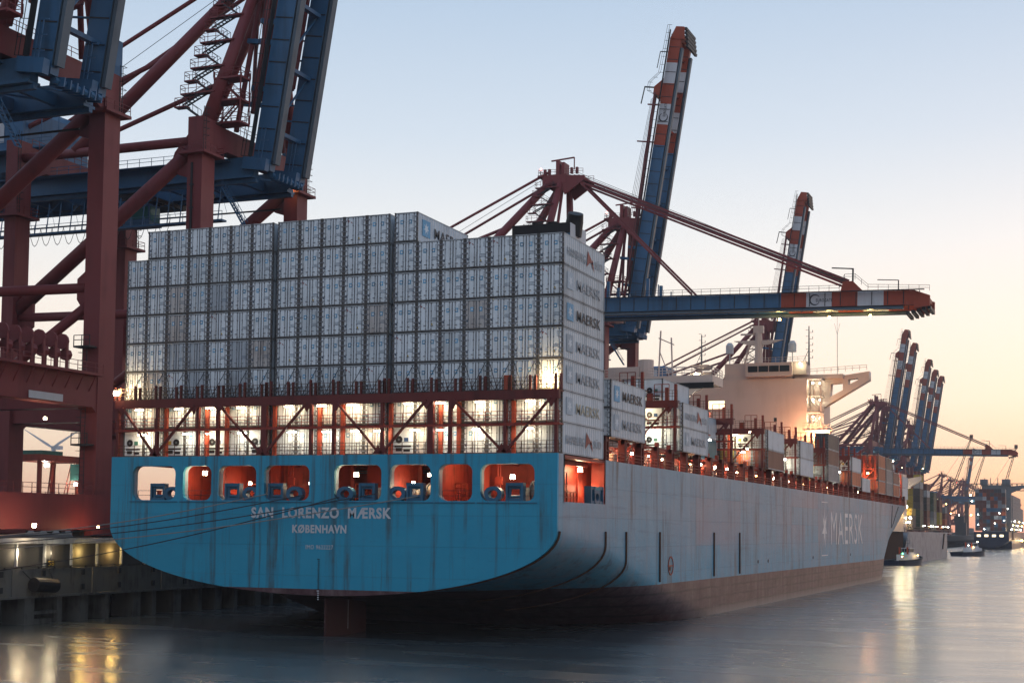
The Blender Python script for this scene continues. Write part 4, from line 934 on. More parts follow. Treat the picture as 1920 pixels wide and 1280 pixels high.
# ================================================================== GANTRY CRANES
BL = 71.0; HX, HZ = 3.0, 48.2
def boomf(up_, ang):
    a = math.radians(ang) if up_ else math.radians(-1.2)
    ca, sa = math.cos(a), math.sin(a)
    return lambda p: Vector((HX + p.x * ca - p.z * sa, p.y, HZ + p.x * sa + p.z * ca))
def crane(up_, ang=81, detail=True):
    e = empty('gantry_crane', (0, 0, -900))
    R, B_ = 'crane_red', 'crane_blue'
    for x0, x1, zt in ((-2.2, 0, 54), (-31.3, -29.4, 53.5)):
        for s in (-1, 1):
            y0, y1 = (10.7, 13.6) if s > 0 else (-13.6, -10.7)
            b = MB(); b.box(x0, x1, y0, y1, 4.8, zt)
            zp = 49.4 if x1 == 0 else 43.3
            leg = b.build('leg', R, e)
            b = MB(); b.box(x0 - .9, x1 + .9, y0 - .9, y1 + .9, zp - .35, zp); b.box(x0 - .9, x1 + .9, y0 - .9, y1 + .9, zp - .8, zp - .36)
            b.v = b.v[:8]; b.f = b.f[:6]; b.m = b.m[:6]
            b.rail([(x0 - .8, y0 - .8, zp), (x1 + .8, y0 - .8, zp), (x1 + .8, y1 + .8, zp), (x0 - .8, y1 + .8, zp), (x0 - .8, y0 - .8, zp)], 1.1, 1.6, .03); b.build('leg_platform', R, leg)
            b = MB(); xl = x1 + .25; yl = y0 - .1 if s < 0 else y1 - .6   # caged ladder
            for q in (0, .5): b.beam((xl, yl + q, zp), (xl, yl + q, zt + 1.2), .06)
            for k in range(int((zt - zp) / .5)): b.beam((xl, yl, zp + .5 * k), (xl, yl + .5, zp + .5 * k), .04)
            for k in range(5): z = zp + 2 + .9 * k; b.beam((xl + .5, yl - .1, z), (xl + .5, yl + .6, z), .05); b.beam((xl, yl - .1, z), (xl + .5, yl - .1, z), .05); b.beam((xl, yl + .6, z), (xl + .5, yl + .6, z), .05)
            b.build('ladder', 'dark_steel', leg)
        xm = (x0 + x1) / 2
        b = MB(); b.box(x0 - .3, x1 + .3, -15, 15, .9, 4.8); b.box(x0 - .25, x1 + .25, -16.2, -10, .2, .9); b.box(x0 - .25, x1 + .25, 10, 16.2, .2, .9)
        b.rail([(x1 + .2, -9, 4.8), (x1 + .2, 10, 4.8)], 1.1, 1.5, .03); b.build('sill_beam', R, e)
        b = MB()
        for s in (-1, 1):
            for k in range(6): y = s * (9.4 + 1.3 * k); b.tube((xm - .5, y, .42), (xm + .5, y, .42), .42, 10)
        b.build('wheel_bogie', 'dark_steel', e)
        b = MB(); b.prism([(x0 + .1, -10.7, 18.6), (x0 + .1, 10.7, 18.6), (x0 + .1, 10.7, 14.2), (x0 + .1, 9.9, 14.8), (x0 + .1, -9.9, 14.8), (x0 + .1, -10.7, 14.2)], (x1 - x0 - .2, 0, 0)); b.build('portal_beam', R, e)
        b = MB(); za = 53.8 if x1 == 0 else 53.2
        b.prism([(x0 + .2, -10.7, za - .1), (x0 + .2, 10.7, za - .1), (x0 + .2, 10.7, za - 4.6), (x0 + .2, 7.5, za - 3.1), (x0 + .2, -7.5, za - 3.1), (x0 + .2, -10.7, za - 4.6)], (x1 - x0 - .4, 0, 0)); b.rail([(x1 - .1, -10.6, za - .1), (x1 - .1, 10.6, za - .1)], 1.1, 1.5, .03); b.build('top_beam', R, e)
    b = MB()   # sheave frames on the portal beam, walkway brackets below
    for k in range(9):
        y = -10 + 1.95 * k; b.box(-2.0, -1.8, y, y + .35, 18.6, 21.8); b.box(-.6, -.4, y, y + .35, 18.6, 21.8); b.tube((-1.2, y + .05, 21.8), (-1.2, y + .3, 21.8), .9, 12); b.tube((-1.2, y + .5, 20.4), (-1.2, y + 1.2, 20.4), .65, 8)
    b.box(-3.2, .9, -10.7, 10.7, 18.3, 18.6); b.rail([(.8, -10.6, 18.6), (.8, 10.6, 18.6)], 1.1, 1.5, .03)
    for k in range(10): b.beam((-.3, -9.6 + 2.1 * k, 16.2), (.8, -9.6 + 2.1 * k, 18.2), .12)
    b.build('rope_sheaves', R, e)
    b = MB(); b.box(.02, .07, -1, 4.6, 14.95, 15.75); b.build('notice_board', 'stripe_white', e)
    # stair tower along the far waterside leg
    b = MB()
    for k in range(3):
        z = 5.0 + 5.6 * k; b.box(-2.4, -.2, 9.2, 10.6, z + 5.4, z + 5.6); b.rail([(-2.4, 9.3, z + 5.6), (-.2, 9.3, z + 5.6)], 1.2, .9, .04)
        for q in (0, .6): b.beam((-1.6 + q, 9.9, z), (-1.6 + q, 9.9, z + 5.6), .06)
        for j in range(11): b.beam((-1.6, 9.9, z + .5 * j), (-1, 9.9, z + .5 * j), .04)
        for j in range(5):
            zz = z + 1.2 + .9 * j
            for a, c in (((-1.7, 9.9), (-1.7, 9.2)), ((-1.7, 9.2), (-.9, 9.2)), ((-.9, 9.2), (-.9, 9.9))): b.beam((*a, zz), (*c, zz), .04)
    b.build('ladder', 'dark_steel', e)
    for s in (-1, 1):
        y = s * 12.15
        for nm, a, c, r in (('side_tube', (-2, y, 51.2), (-29.6, y, 51.2), .62), ('side_tube', (-2, y, 28.9), (-29.6, y, 29.3), .6), ('diagonal_brace', (-1.6, y, 50.6), (-30.2, y, 30), .95), ('diagonal_brace', (-1.6, y, 27.6), (-16, y, 18.4), .6)):
            b = MB(); b.tube(a, c, r, 14); b.build(nm, R, e, True)
        b = MB(); b.box(-29.4, -2.2, y - .95, y + .95, 14.9, 18.4); b.build('side_beam', R, e)
        b = MB(); b.prism([(-2.2, y - .25, 53), (-5, y - .25, 49.9), (-5.6, y - .25, 48.2), (-4.4, y - .25, 46.9), (-2.2, y - .25, 46.2)], (0, .5, 0)); b.build('gusset', R, e); b = MB(); b.prism([(-2.2, y - .25, 31.5), (-4.2, y - .25, 30), (-4.2, y - .25, 27.6), (-2.2, y - .25, 24.6)], (0, .5, 0)); b.build('gusset', R, e)
        b = MB(); b.prism([(-29.5, y - .25, 33), (-27.1, y - .25, 31.5), (-27.1, y - .25, 28), (-29.5, y - .25, 26)], (0, .5, 0)); b.build('gusset', R, e)
        # A-frame: front leg, back leg, backstay
        b = MB(); b.tube((-1.1, s * 11.0, 53.9), (1.2, s * 2.6, 75.5), .9, 14, 0, .7); b.build('mast_leg', R, e, True)
        b = MB(); b.tube((-21, s * 12.0, 51.2), (-.6, s * 2.6, 75.8), .95, 14, 0, .8); b.build('mast_back_leg', R, e, True)
        b = MB(); b.tube((-1.5, s * 3.0, 77.2), (-56, s * 5.2, 51.5), .3, 8); b.build('backstay', R, e, True)
        b = MB(); b.tube((-9, s * 6.4, 65.5), (-56, s * 5.4, 50.8), .36, 8); b.build('backstay', R, e, True)
        b = MB(); b.tube((0.2, s * 6, 53.8), (1.6, s * 2.2, 75.6), .35, 8); b.build('mast_strut', R, e, True)
    b = MB(); b.box(-2.6, -.1, 10.6, 13.8, 54.02, 58.2); b.build('equipment_cabin', B_, e)
    # zigzag stairs up the near mast leg
    def on(t, dx=-1.9, dy=-.6): p = Vector((-1.1, -11.0, 53.9)).lerp(Vector((1.2, -2.6, 75.5)), t); return p + Vector((dx, dy, 0))
    for k in range(5):
        t0, t1 = .03 + .18 * k, .03 + .18 * (k + 1)
        a, c = on(t0), on(t1); mid = (a + c) / 2
        b = MB(); b.stairs(a + Vector((.9, 0, 0)), mid + Vector((-2.2, 0, 0)), .8); b.stairs(mid + Vector((-2.2, 0, 0)), c + Vector((.9, 0, 0)), .8); b.build('stairs', 'dark_steel', e)
        b = MB(); b.box(c.x - 3.2, c.x + 2.0, c.y - .6, c.y + .5, c.z - .35, c.z - .15); b.rail([(c.x + .5, c.y - .6, c.z - .15), (c.x - 3.2, c.y - .6, c.z - .15), (c.x - 3.2, c.y + .5, c.z - .15)], 1.1, 1.2, .03)
        b.box(mid.x - 3.4, mid.x - 1.6, mid.y - .6, mid.y + .5, mid.z - .3, mid.z - .12); b.rail([(mid.x - 1.6, mid.y - .6, mid.z - .1), (mid.x - 3.3, mid.y - .6, mid.z - .1), (mid.x - 3.3, mid.y + .5, mid.z - .1)], 1.1, 1.2, .03)
        b.build('stair_platform', R, e)
    # top head
    b = MB(); b.box(-2.8, 2.6, -3.4, 3.4, 74.6, 76.6); b.box(-.4, .4, -1.6, 1.6, 76.6, 80.0); b.box(.9, 1.5, -1.6, 1.6, 76.6, 79.6)
    b.prism([(1.5, -3.3, 76.4), (6.6, -3.3, 76.0), (6.6, -3.3, 75.2), (2.2, -3.3, 72.2), (1.2, -3.3, 74)], (0, .4, 0)); b.prism([(1.5, 2.9, 76.4), (6.6, 2.9, 76.0), (6.6, 2.9, 75.2), (2.2, 2.9, 72.2), (1.2, 2.9, 74)], (0, .4, 0))
    b.box(2.6, 6.3, -2.9, 2.9, 75.6, 76.0); b.beam((-2.0, 0, 80.4), (3.2, 0, 80.8), .25, .3); b.beam((3.2, 0, 80.8), (3.2, 0, 78.2), .2); b.rail([(-3.6, -3.6, 76.6), (-3.6, 3.6, 76.6), (6.4, 3.6, 76.3)], 1.1, 1.3, .035); b.rail([(-3.6, -3.6, 76.6), (6.4, -3.6, 76.3)], 1.1, 1.3, .035); b.box(-3.8, -2.6, -3.6, 3.6, 76.2, 76.6)
    for y in (-1, -.3, .4, 1): b.tube((.5, y, 78.2), (.5, y + .2, 78.2), .9, 10)
    for x in (-2.6, -1.6, 3.4, 4.6): b.box(x, x + .5, -3.2, -2.6, 76.6, 77.9)
    hd = b.build('mast_head', R, e)
    # girders, cross ties, rails
    for s in (-1, 1):
        b = MB(); b.box(-58, HX - .5, s * 4.6 - .65, s * 4.6 + .65, 48.0, 50.5); b.box(-58, HX - .3, s * 4.6 - .3, s * 4.6 + .3, 47.1, 47.6); b.box(-58, HX - .5, s * 4.6 - 1.0, s * 4.6 + 1.0, 47.65, 47.96); b.build('girder', B_, e)
    b = MB()
    for k in range(10): x = -56 + 6 * k; b.box(x, x + .6, -4, 4, 48, 49.4); b.beam((x, -4, 48.6), (x + 6, 4, 48.6), .2)
    b.box(-56, -1, -6.6, -5.3, 50.0, 50.1); b.rail([(-56, -6.5, 50.1), (-1, -6.5, 50.1)], 1.1, 2, .03); b.box(-57, -54, -5, 5, 50.3, 51.6); b.build('girder_ties', B_, e)
    b = MB(); b.box(-57, -34, -7.2, 7.2, 54, 60); b.prism([(-57, -7.2, 60.0), (-34, -7.2, 60.0), (-34.5, -6, 61), (-56.5, -6, 61)], (0, 12, 0)); b.box(-57, -34, -5.5, 5.5, 51.62, 53.9)
    for x in (-50, -42, -36):
        for s in (-1, 1): b.box(x, x + .4, s * 5 - .2, s * 5 + .2, 50.3, 53.9)
    mh = b.build('machinery_house', B_, e)
    b = MB(); b.box(-50, -37.3, -7.3, -7.22, 55.3, 59.6); b.build('sign_board', 'stripe_white', mh)
    text('lettering', 'EUROGATE', -47.5, -38.3, 56.3, 57.4, 'textd', mh, lambda p: Vector((p.x, -7.33 + p.y, p.z)))
    b = MB(); b.box(-58, -28, -8.6, -7.2, 53.7, 53.95); b.rail([(-58, -8.5, 53.95), (-28, -8.5, 53.95)], 1.1, 2, .03)
    for k in range(10): b.beam((-53 + 2.9 * k, -8.4, 53.8), (-53 + 2.9 * k, -8.4, 60.2), .1)
    b.beam((-54, -8.4, 60.2), (-26, -8.4, 60.2), .12); b.build('house_walkway', B_, e)
    # hanging inspection walkway
    b = MB(); b.box(-54, -1, -7.2, -6.0, 41.7, 41.95); b.rail([(-54, -7.15, 41.95), (-1, -7.15, 41.95)], 1.1, 2, .03)
    for k in range(27):
        x = -54 + 2 * k; b.beam((x, -6.6, 41.8), (x, -6.0, 46.2), .11)
        if k % 2 == 0: b.beam((x, -6.6, 44.4), (x + 1.6, -6.0, 46.2), .08); b.beam((x + .1, -6.0, 46), (x + 1.1, -6.1, 42.8), .035)
    b.stairs((-1.2, -6.6, 46.2), (2.4, -6.6, 40.5)); b.build('hanging_walkway', B_, e)
    # festoon cable loops, floodlights under the girder, cable trays on the legs
    b = MB()
    for k in range(16):
        x = -52 + 2.1 * k; pr = None
        for j in range(7):
            t = j / 6; q = Vector((x + 2.1 * t, 6.2, 45.8 - 2.6 * (1 - (2 * t - 1) ** 2)))
            if pr: b.tube(pr, q, .05, 4)
            pr = q
    b.box(-54, 0, 6.1, 6.3, 45.8, 46.0); b.build('festoon_cable', 'black', e)
    for k in range(5):
        x = -48 + 11 * k; b = MB(); b.box(x, x + .8, -6.1, -5.5, 45.2, 45.7); b.build('floodlight_case', 'dark_steel', e)
    for y in (-13.75, 13.62):
        b = MB(); b.box(-1.6, -1.3, y, y + .12, 5, 48); 
        for k in range(14): b.box(-1.75, -1.15, y - .02, y + .14, 6 + 3 * k, 6.2 + 3 * k)
        b.build('cable_tray', 'dark_steel', e)
    # landing cage hung from the near platform, access tower by the boom foot
    b = MB()
    for z in (54.2, 57.2, 60.2):
        b.box(-1.2, 3.0, -9.6, -7.2, z - .25, z); b.rail([(-1.2, -9.6, z), (3.0, -9.6, z), (3.0, -7.2, z), (-1.2, -7.2, z), (-1.2, -9.6, z)], 1.1, 1.2, .035)
    for x in (-1.1, 2.9):
        for y in (-9.5, -7.3): b.beam((x, y, 53.8), (x, y, 61), .14)
    b.stairs((-.8, -8.4, 54.2), (2.4, -8.4, 57.2), .7, side=(0, 1, 0)); b.stairs((2.4, -8.4, 57.2), (-.8, -8.4, 60.2), .7, side=(0, 1, 0)); b.build('access_tower', R, e)
    # trolley and operator cab
    tx = -17 if up_ else -12
    tz = 0
    b = MB(); b.box(-2.4, 2.4, -4.6, -3.8, 46.3, 47.05); b.box(-2.4, 2.4, 3.8, 4.6, 46.3, 47.05); b.box(-2.2, -1.7, -3.8, 3.8, 46.4, 46.9); b.box(1.7, 2.2, -3.8, 3.8, 46.4, 46.9); b.box(-1.7, 1.7, -.3, .3, 46.2, 46.9); b.tf(lambda p: p + Vector((tx, 0, 0))); tr = b.build('trolley', 'dark_steel', e)
    b = MB(); b.box(-3.2, .8, -1.0, 1.6, 43.5, 46.2); b.box(-3.4, 1.0, -1.2, 1.8, 43.2, 43.5); b.tf(lambda p: p + Vector((tx, -1, 0)))
    if up_: cb = b.build('operator_cab', B_, e)
    else: cb = b.build('operator_cab', B_, e)
    b = MB(); b.box(-2.6, .6, -1.06, -1.01, 44.1, 45.8); b.box(.81, .86, -.8, 1.4, 43.8, 45.9); b.tf(lambda p: p + Vector((tx, -1, 0))); b.build('cab_window', 'cabglass', cb)
    # boom
    F = boomf(up_, ang)
    mats = [B_, 'stripe_red', 'stripe_white', 'dark_steel', R, 'boom_under']
    st = [(0, .64, 0), (.64, .71, 1), (.71, .78, 2), (.78, .85, 1), (.85, .92, 2), (.92, 1, 1)]
    for s in (-1, 1):
        b = MB()
        for a, c, mm in st: b.box(a * BL + (.0 if a else .6), c * BL, s * 4.0 - .65, s * 4.0 + .65, -1.5, 1.3, mm)
        b.box(1.5, BL - 2, s * 4.0 - .6, s * 4.0 + .6, -2.2, -1.75, 5); b.box(1.5, BL - 2, s * 4.0 - .15, s * 4.0 + .15, -1.75, -1.5, 3); b.box(1.5, BL - 2, s * 4.0 - .62, s * 4.0 + .62, -1.53, -1.505, 5)
        for k in range(0, 24): b.box(3 + 3 * k, 3.15 + 3 * k, s * 4.0 - .72, s * 4.0 - .66, -1.4, 1.2, 3)
        b.tf(F); bo = b.build('boom_girder', mats, e)
        if s < 0:
            x0 = .713 * BL; g = lambda p: F(Vector((p.x, -4.70 + p.y, p.z)))
            text('lettering', 'EUROGATE', x0 + 1.7, x0 + 4.9, -.55, .1, 'textd', bo, g, .01)
            b = MB()
            for i in range(18):
                t0 = 2 * math.pi * (i + 2) / 22; t1 = 2 * math.pi * (i + 3) / 22
                for sg in (1,):
                    b.beam((x0 + 1.5 + 1.0 * math.cos(t0), -4.68, -.1 + 1.0 * math.sin(t0)), (x0 + 1.5 + 1.0 * math.cos(t1), -4.68, -.1 + 1.0 * math.sin(t1)), .05, .1 + .22 * math.sin(math.pi * i / 17), up=(math.cos(t0), 0, math.sin(t0)))
            b.tf(F); b.build('ring_emblem', 'textd', bo)
    for k in range(8):
        x = 6 + 8.8 * k; b = MB(); b.box(x, x + .5, -3.36, 3.36, -.7, .3, 0 if x < .64 * BL else 1); b.tf(F); b.build('boom_tie', mats, e)
    b = MB()
    for k in range(3): x = 6 + 8.8 * k; b.beam((x, -3.4, 0), (x + 8.8, 3.4, 0), .22, m=0)
    b.tf(F); b.build('boom_bracing', mats, e); b = MB()
    b.prism([(BL, -4.9, 1.3), (BL + 3.0, -4.9, .2), (BL + 3.0, -4.9, -1.8), (BL, -4.9, -2.2)], (0, .6, 0), 1); b.prism([(BL, 4.3, 1.3), (BL + 3.0, 4.3, .2), (BL + 3.0, 4.3, -1.8), (BL, 4.3, -2.2)], (0, .6, 0), 1)
    for k in range(5): b.box(BL - 1.5 + 1.0 * k, BL - .9 + 1.0 * k, -4.2, 4.2, -3.3 + .25 * k, -2.7 + .25 * k, 3)
    b.box(BL + .4, BL + 2.6, -4.2, 4.2, -.6, .3, 1); b.tf(F); b.build('boom_nose', mats, e)
    b = MB(); b.prism([(57, -4.6, 1.3), (57.5, -4.6, 3.4), (59.4, -4.6, 3.4), (61.5, -4.6, 1.3)], (0, 9.2, 0), 1)
    b.tf(F); b.build('stay_anchor', mats, e)
    b = MB(); b.box(2, BL + 2, -5.9, -5.0, 1.25, 1.35); b.rail([(2, -5.85, 1.35), (57, -5.85, 1.35)], 1.1, 2, .035); b.rail([(57, -5.85, 1.35), (58, -5.85, 3.5), (60, -5.85, 3.5), (62.5, -5.85, 1.35)], 1.1, 2, .035); b.rail([(62.5, -5.85, 1.35), (BL + 3, -5.85, .9)], 1.1, 2, .035)
    b.beam((59.3, -4, 3.4), (59.3, -4, 6.0), .3); b.beam((59.4, -4, 5.9), (55.2, -4, 6.2), .22); b.beam((BL - 3.0, -4, 1.3), (BL - 3.0, -4, 3.4), .2); b.beam((BL - 3, -4, 3.4), (BL - 7, -4, 3.6), .15)
    b.tf(F); b.build('boom_walkway', 'dark_steel', e)
    b = MB(); 
    for k in range(2):
        b.box(.3, 1.9, -6.0 + 8 * k, -5.0 + 8 * k, -1.6, 2.0) 
        b.rail([(1, -5.9 + 8 * k, -1.4), (6, -5.9 + 8 * k, -1.4)], 1.2, 1.6, .06)
    for k in range(7): b.tube((.2, -3.6 + 1.05 * k, -1.2 - .1 * k), (.2, -3.0 + 1.05 * k, -1.2 - .1 * k), .38, 8); b.box(-.3, .7, -3.0 + 1.05 * k, -2.8 + 1.05 * k, -2.1, -.2)
    b.tf(F); b.build('hinge_gear', B_, e)
    b = MB()
    for x, hgt in ((9, 3.6), (11.2, 2.2), (17.5, 4.0), (20.3, 2.4)): b.box(x, x + .6, -4.4, -3.8, 1.3, 1.3 + hgt); b.box(x + .1, x + .3, 3.8, 4.1, 1.3, 1.3 + hgt)
    b.tf(F); b.build('rope_guides', B_, e)
    A = lambda s: Vector((4.6, s * 2.9, 75.6))
    for s in (-1, 1):
        if up_:
            o58, o29 = F(Vector((58.5, s * 3.2, 3.2))), F(Vector((30, s * 3.2, 1.6)))
            for q, (fold, end) in enumerate(((Vector((.8, s * 3.0, 58.5)), o58), (Vector((2.0, s * 3.0, 61.5)), o29))):
                b = MB(); b.tube(A(s) + Vector((-3.2 + 1.2 * q, 0, 0)), fold, .27, 6); b.tube(fold, fold + Vector((1.5, 0, .3)), .3, 6); b.tube(fold + Vector((1.5, 0, .3)), end, .27, 6)
                b.build('forestay', R, e)
        else:
            for x, z in ((58.5, 3.2), (27, 1.8)):
                for q in ((-.45, .45) if x > 40 else (0,)):
                    b = MB(); b.beam(A(s) + Vector((0, 0, q)), F(Vector((x, s * 3.6, z + q))), .34, .42); b.build('forestay', R, e)
    b = MB(); tgt = F(Vector((58, 0, 3.6)))
    for k in range(5): b.tube((3.5 - .7 * k, -1.5 + .7 * k, 77.6), tgt + Vector((-.5 * k * (1 if up_ else 0), -1.5 + .7 * k, .2)), .045, 4)
    b.tube((-3, 0, 77), (-40, 0, 58), .05, 4); b.build('hoist_rope', 'dark_steel', e)
    if up_:
        b = MB(); 
        for z, l_ in ((30, 3.0), (46, 4.2), (55, 3.0)): 
            b.beam((z, -4.6, 1.3), (z, -4.6, 1.3 + l_), .3)
        b.beam((8, -4.4, 2.6), (58, -4.4, 3.0), .5); b.tf(F); b.build('boom_mast_rail', R, e)
    b = MB(); b.tube((-3.2, -3.2, 76.6), (-3.2, -3.2, 77.8), .05, 4, 1); b.tube((-3.2, -3.2, 77.8), (-3.2, -3.2, 78.2), .16, 8, 0); b.build('warning_light', ['lamp_r', 'dark_steel'], hd)
    return e
UP = crane(True); DN = crane(False)
QA = -37.0
def place(tpl, y, label, s=1.0, x=QA, z=9.0, rz=0):
    c = copy_tree(tpl); c.location = (x, y, z); c.scale = (s,) * 3; c.rotation_euler.z = rz
    return tag(c, label, 'gantry crane', 'ship to shore gantry cranes along the quay')
cA = place(UP, 1.95, 'red and blue gantry crane with raised boom, nearest, cut off by the left edge')
cB = place(UP, 46.2, 'red and blue gantry crane with raised boom behind the left half of the container stack')
cD = place(DN, 168.0, 'gantry crane with boom lowered over the ship and a striped tip marked EUROGATE')
cC = place(UP, 213.6, 'gantry crane with tall raised red and white tipped boom, highest in the sky')
place(UP, 374, 'gantry crane with raised striped boom rising behind the white bridge tower', .96, -36.5)
place(DN, 735, 'far gantry crane with boom lowered to the right above the bow', 1, -48)
place(UP, 768, 'far gantry crane with raised boom, left one of the pair beyond the bow', 1, -49)
place(UP, 812, 'far gantry crane with raised boom, right one of the pair beyond the bow', .98, -49)
place(UP, 925, 'far gantry crane with raised boom, leftmost of the group of three', 1, -52)
place(UP, 970, 'far gantry crane with raised boom, middle of the group of three', .98, -52)
place(UP, 1015, 'far gantry crane with raised boom, rightmost of the group of three', .98, -52)
place(DN, 1270, 'distant gantry crane, nearest of the low row with lowered booms at the horizon', .72, -62)
place(DN, 1400, 'distant gantry crane, second of the low row with lowered booms at the horizon', .72, -66)
place(DN, 1530, 'distant gantry crane, third of the low row with lowered booms at the horizon', .72, -68)
place(UP, 1600, 'distant gantry crane with raised boom among the low row at the horizon', .8, -70)
place(DN, 1690, 'distant gantry crane, farthest of the low row with lowered booms at the horizon', .78, -72)
for t in (UP, DN):
    for ch in list(t.children_recursive): bpy.data.objects.remove(ch)
    bpy.data.objects.remove(t)
# lamps on the cranes: under the near lowered boom, on the sills and on the far boom
def crane_lamp(par, wloc, power, mt, cl, r=.3):
    b = MB(); b.tube((0, 0, -r), (0, 0, r), r, 8); o = b.build('floodlight', mt, par)
    inv = par.matrix_basis.inverted(); o.location = inv @ Vector(wloc)
    if power:
        ld = bpy.data.lights.new('lamp_light', 'POINT'); ld.energy = power; ld.color = cl; ld.shadow_soft_size = .4
        lo = bpy.data.objects.new('lamp_light', ld); col.objects.link(lo); lo.parent = par; lo.location = inv @ (Vector(wloc) + Vector((0, -.8, -.4)))
bpy.context.view_layer.update()
for q in (10, 20, 28): crane_lamp(cD, (q, 169, 53.2), 900, 'lamp_y', (1, .72, .25), .22)
crane_lamp(cA, (-33.6, -1.6, 10.3), 260, 'lamp_w', (1, .7, .4), .2)
crane_lamp(cA, (-33.8, -8.5, 10.4), 120, 'lamp_o', (1, .45, .2), .2)
crane_lamp(cA, (-34.4, 10.0, 10.2), 200, 'lamp_o', (1, .5, .25), .12)
crane_lamp(cA, (-38, 5, 22.0), 260, 'lamp_w', (1, .75, .45), .15)
crane_lamp(cB, (-37.5, 56, 58.6), 60, 'lamp_y', (1, .7, .25), .25)
crane_lamp(cC, (-38.2, 225.2, 50.5), 60, 'lamp_y', (1, .7, .25), .45)

rl = random.Random(9)
for c in [o for o in bpy.data.objects if o.get('category') == 'gantry crane' and o.location.y > 360]:
    for k in range(4 if c.location.y < 1200 else 9):
        s_ = c.scale.x; w = c.location + Vector((rl.uniform(-50, 2 if k % 2 else 60 if 'lowered' in c['label'] else 2), rl.choice((-5.6, 5.6)), rl.choice((46.8, 46.8, 50.8, 30)))) * s_
        crane_lamp(c, w, 0, rl.choice(('lamp_y', 'lamp_c', 'lamp_w')), (1, .7, .3), rl.uniform(.35, .6) * (1 if c.location.y < 1200 else 1.6))
# ------------------------------------------------------------------ mooring ropes from the stern to the quay
ROPES = [((-5.6, -1.8, 13.6), (-38, -7.0, 8.95), 'rope', 'pale mooring rope, uppermost of the lines running left from the stern'),
         ((-1.6, -1.8, 13.5), (-38, -7.0, 8.7), 'dark_steel', 'dark mooring rope just below the pale one running left from the stern'),
         ((6.0, -1.8, 13.6), (-38, -7.0, 8.2), 'dark_steel', 'dark mooring rope ending in the fifth stern opening from the left'),
         ((10.4, -1.8, 13.4), (-38, -7.0, 7.6), 'rope', 'mooring rope ending in the sixth stern opening, reaching furthest right'),
         ((2.2, -1.8, 13.3), (-36, -6.9, 5.4), 'dark_steel', 'lowest mooring rope, slanting across the blue stern plate')]
for a, c, mt, lb in ROPES:
    a = Vector(a); c = Vector(c); a.y -= .1
    # leave the fairlead, run to the bollard beyond the left edge
    b = MB(); prev = a
    for i in range(1, 13):
        t = i / 12; q = a.lerp(c, t); q.z -= .7 * math.sin(math.pi * t); b.tube(prev, q, .055, 6); prev = q
    tag(b.build('mooring_rope', mt), lb, 'rope', 'stern mooring ropes')

# ------------------------------------------------------------------ straddle carriers and wind turbine behind the left crane
def straddle(x, y, label):
    e = empty('straddle_carrier', (x, y, 9.0), label, 'straddle carrier', 'straddle carriers on the terminal')
    for yy in (0, 9.5):
        for xx in (0, 5):
            b = MB(); b.box(xx, xx + .6, yy, yy + .5, .5, 11.5); b.build('leg', 'oxide', e)
    b = MB(); b.box(-.3, 5.9, -.5, 10.6, 11.5, 12.5); b.box(0, .6, -1.5, 11.5, .4, 1.2); b.box(5, 5.6, -1.5, 11.5, .4, 1.2); b.build('top_frame', 'oxide', e)
    b = MB(); b.box(.5, 5, 1.0, 6.2, 12.5, 13.2)
    for k in range(7): b.box(5.0, 5.06, 1.3 + .68 * k, 1.75 + .68 * k, 12.7, 13.05)
    b.build('engine_house', 'teal_box', e)
    b = MB(); b.box(5.9, 8.0, 7, 9.6, 8.6, 11.2); b.build('operator_cab', 'cabglass', e)
    for k in range(4):
        for xx in (.3, 5.3): b = MB(); b.tube((xx - .25, 0.2 + 3.0 * k, .6), (xx + .25, .2 + 3.0 * k, .6), .6, 10); b.build('wheel', 'black', e)
    b = MB(); b.beam((5.8, 4, .8), (5.8, 7.4, 11.5), .12); b.beam((5.8, 4.8, .8), (5.8, 8.2, 11.5), .12); b.stairs((6.2, 1, .6), (6.2, 2.5, 11), side=(1, 0, 0)); b.build('ladder', 'oxide', e)
    lamp(e, (2.8, 5, 11.1), 600, 'lamp_c', .35, (1, .9, .7), off=(0, -.8, 0), name='floodlight'); lamp(e, (6.9, 7.2, 8.0), 200, 'lamp_c', .3, (1, .9, .7), off=(0, -.8, 0), name='floodlight')
    return e
straddle(-92, 63.5, 'red straddle carrier with lit floodlights seen through the left crane portal')
e = empty('wind_turbine', (-1240, 1500, 5), 'white wind turbine far behind the left crane portal', 'wind turbine')
b = MB(); b.tube((0, 0, 0), (0, 0, 106), 3.4, 14, 0, 2.0); b.build('tower', 'stripe_white', e, True)
b = MB(); b.box(-3, 12, -3, 3, 106, 111); b.build('nacelle', 'stripe_white', e)
for ang in (152, 28, 270):
    a = math.radians(ang); b = MB(); b.prism([(0, -3, 108), (0, -3, 108), (0, -3, 108), (0, -3, 108)], (0, .1, 0)); b = MB()
    d_ = Vector((math.cos(a), 0, math.sin(a))); n_ = Vector((-math.sin(a), 0, math.cos(a))); o_ = Vector((0, -4, 108.5))
    b.prism([o_ + n_ * 1.2, o_ + d_ * 12 + n_ * 1.9, o_ + d_ * 58 + n_ * .3, o_ + d_ * 58 - n_ * .2, o_ + d_ * 10 - n_ * 1.6, o_ - n_ * 1.2], (0, .8, 0)); b.build('blade', 'stripe_white', e)
e = empty('shed', (0, 0, 0), 'low grey terminal shed far behind the left crane portal', 'shed')
b = MB(); b.box(-420, -300, 420, 440, 9, 14); b.build('wall', 'c_grey', e); b = MB(); b.box(-422, -298, 418, 442, 14, 14.4); b.build('roof', 'dark_steel', e)

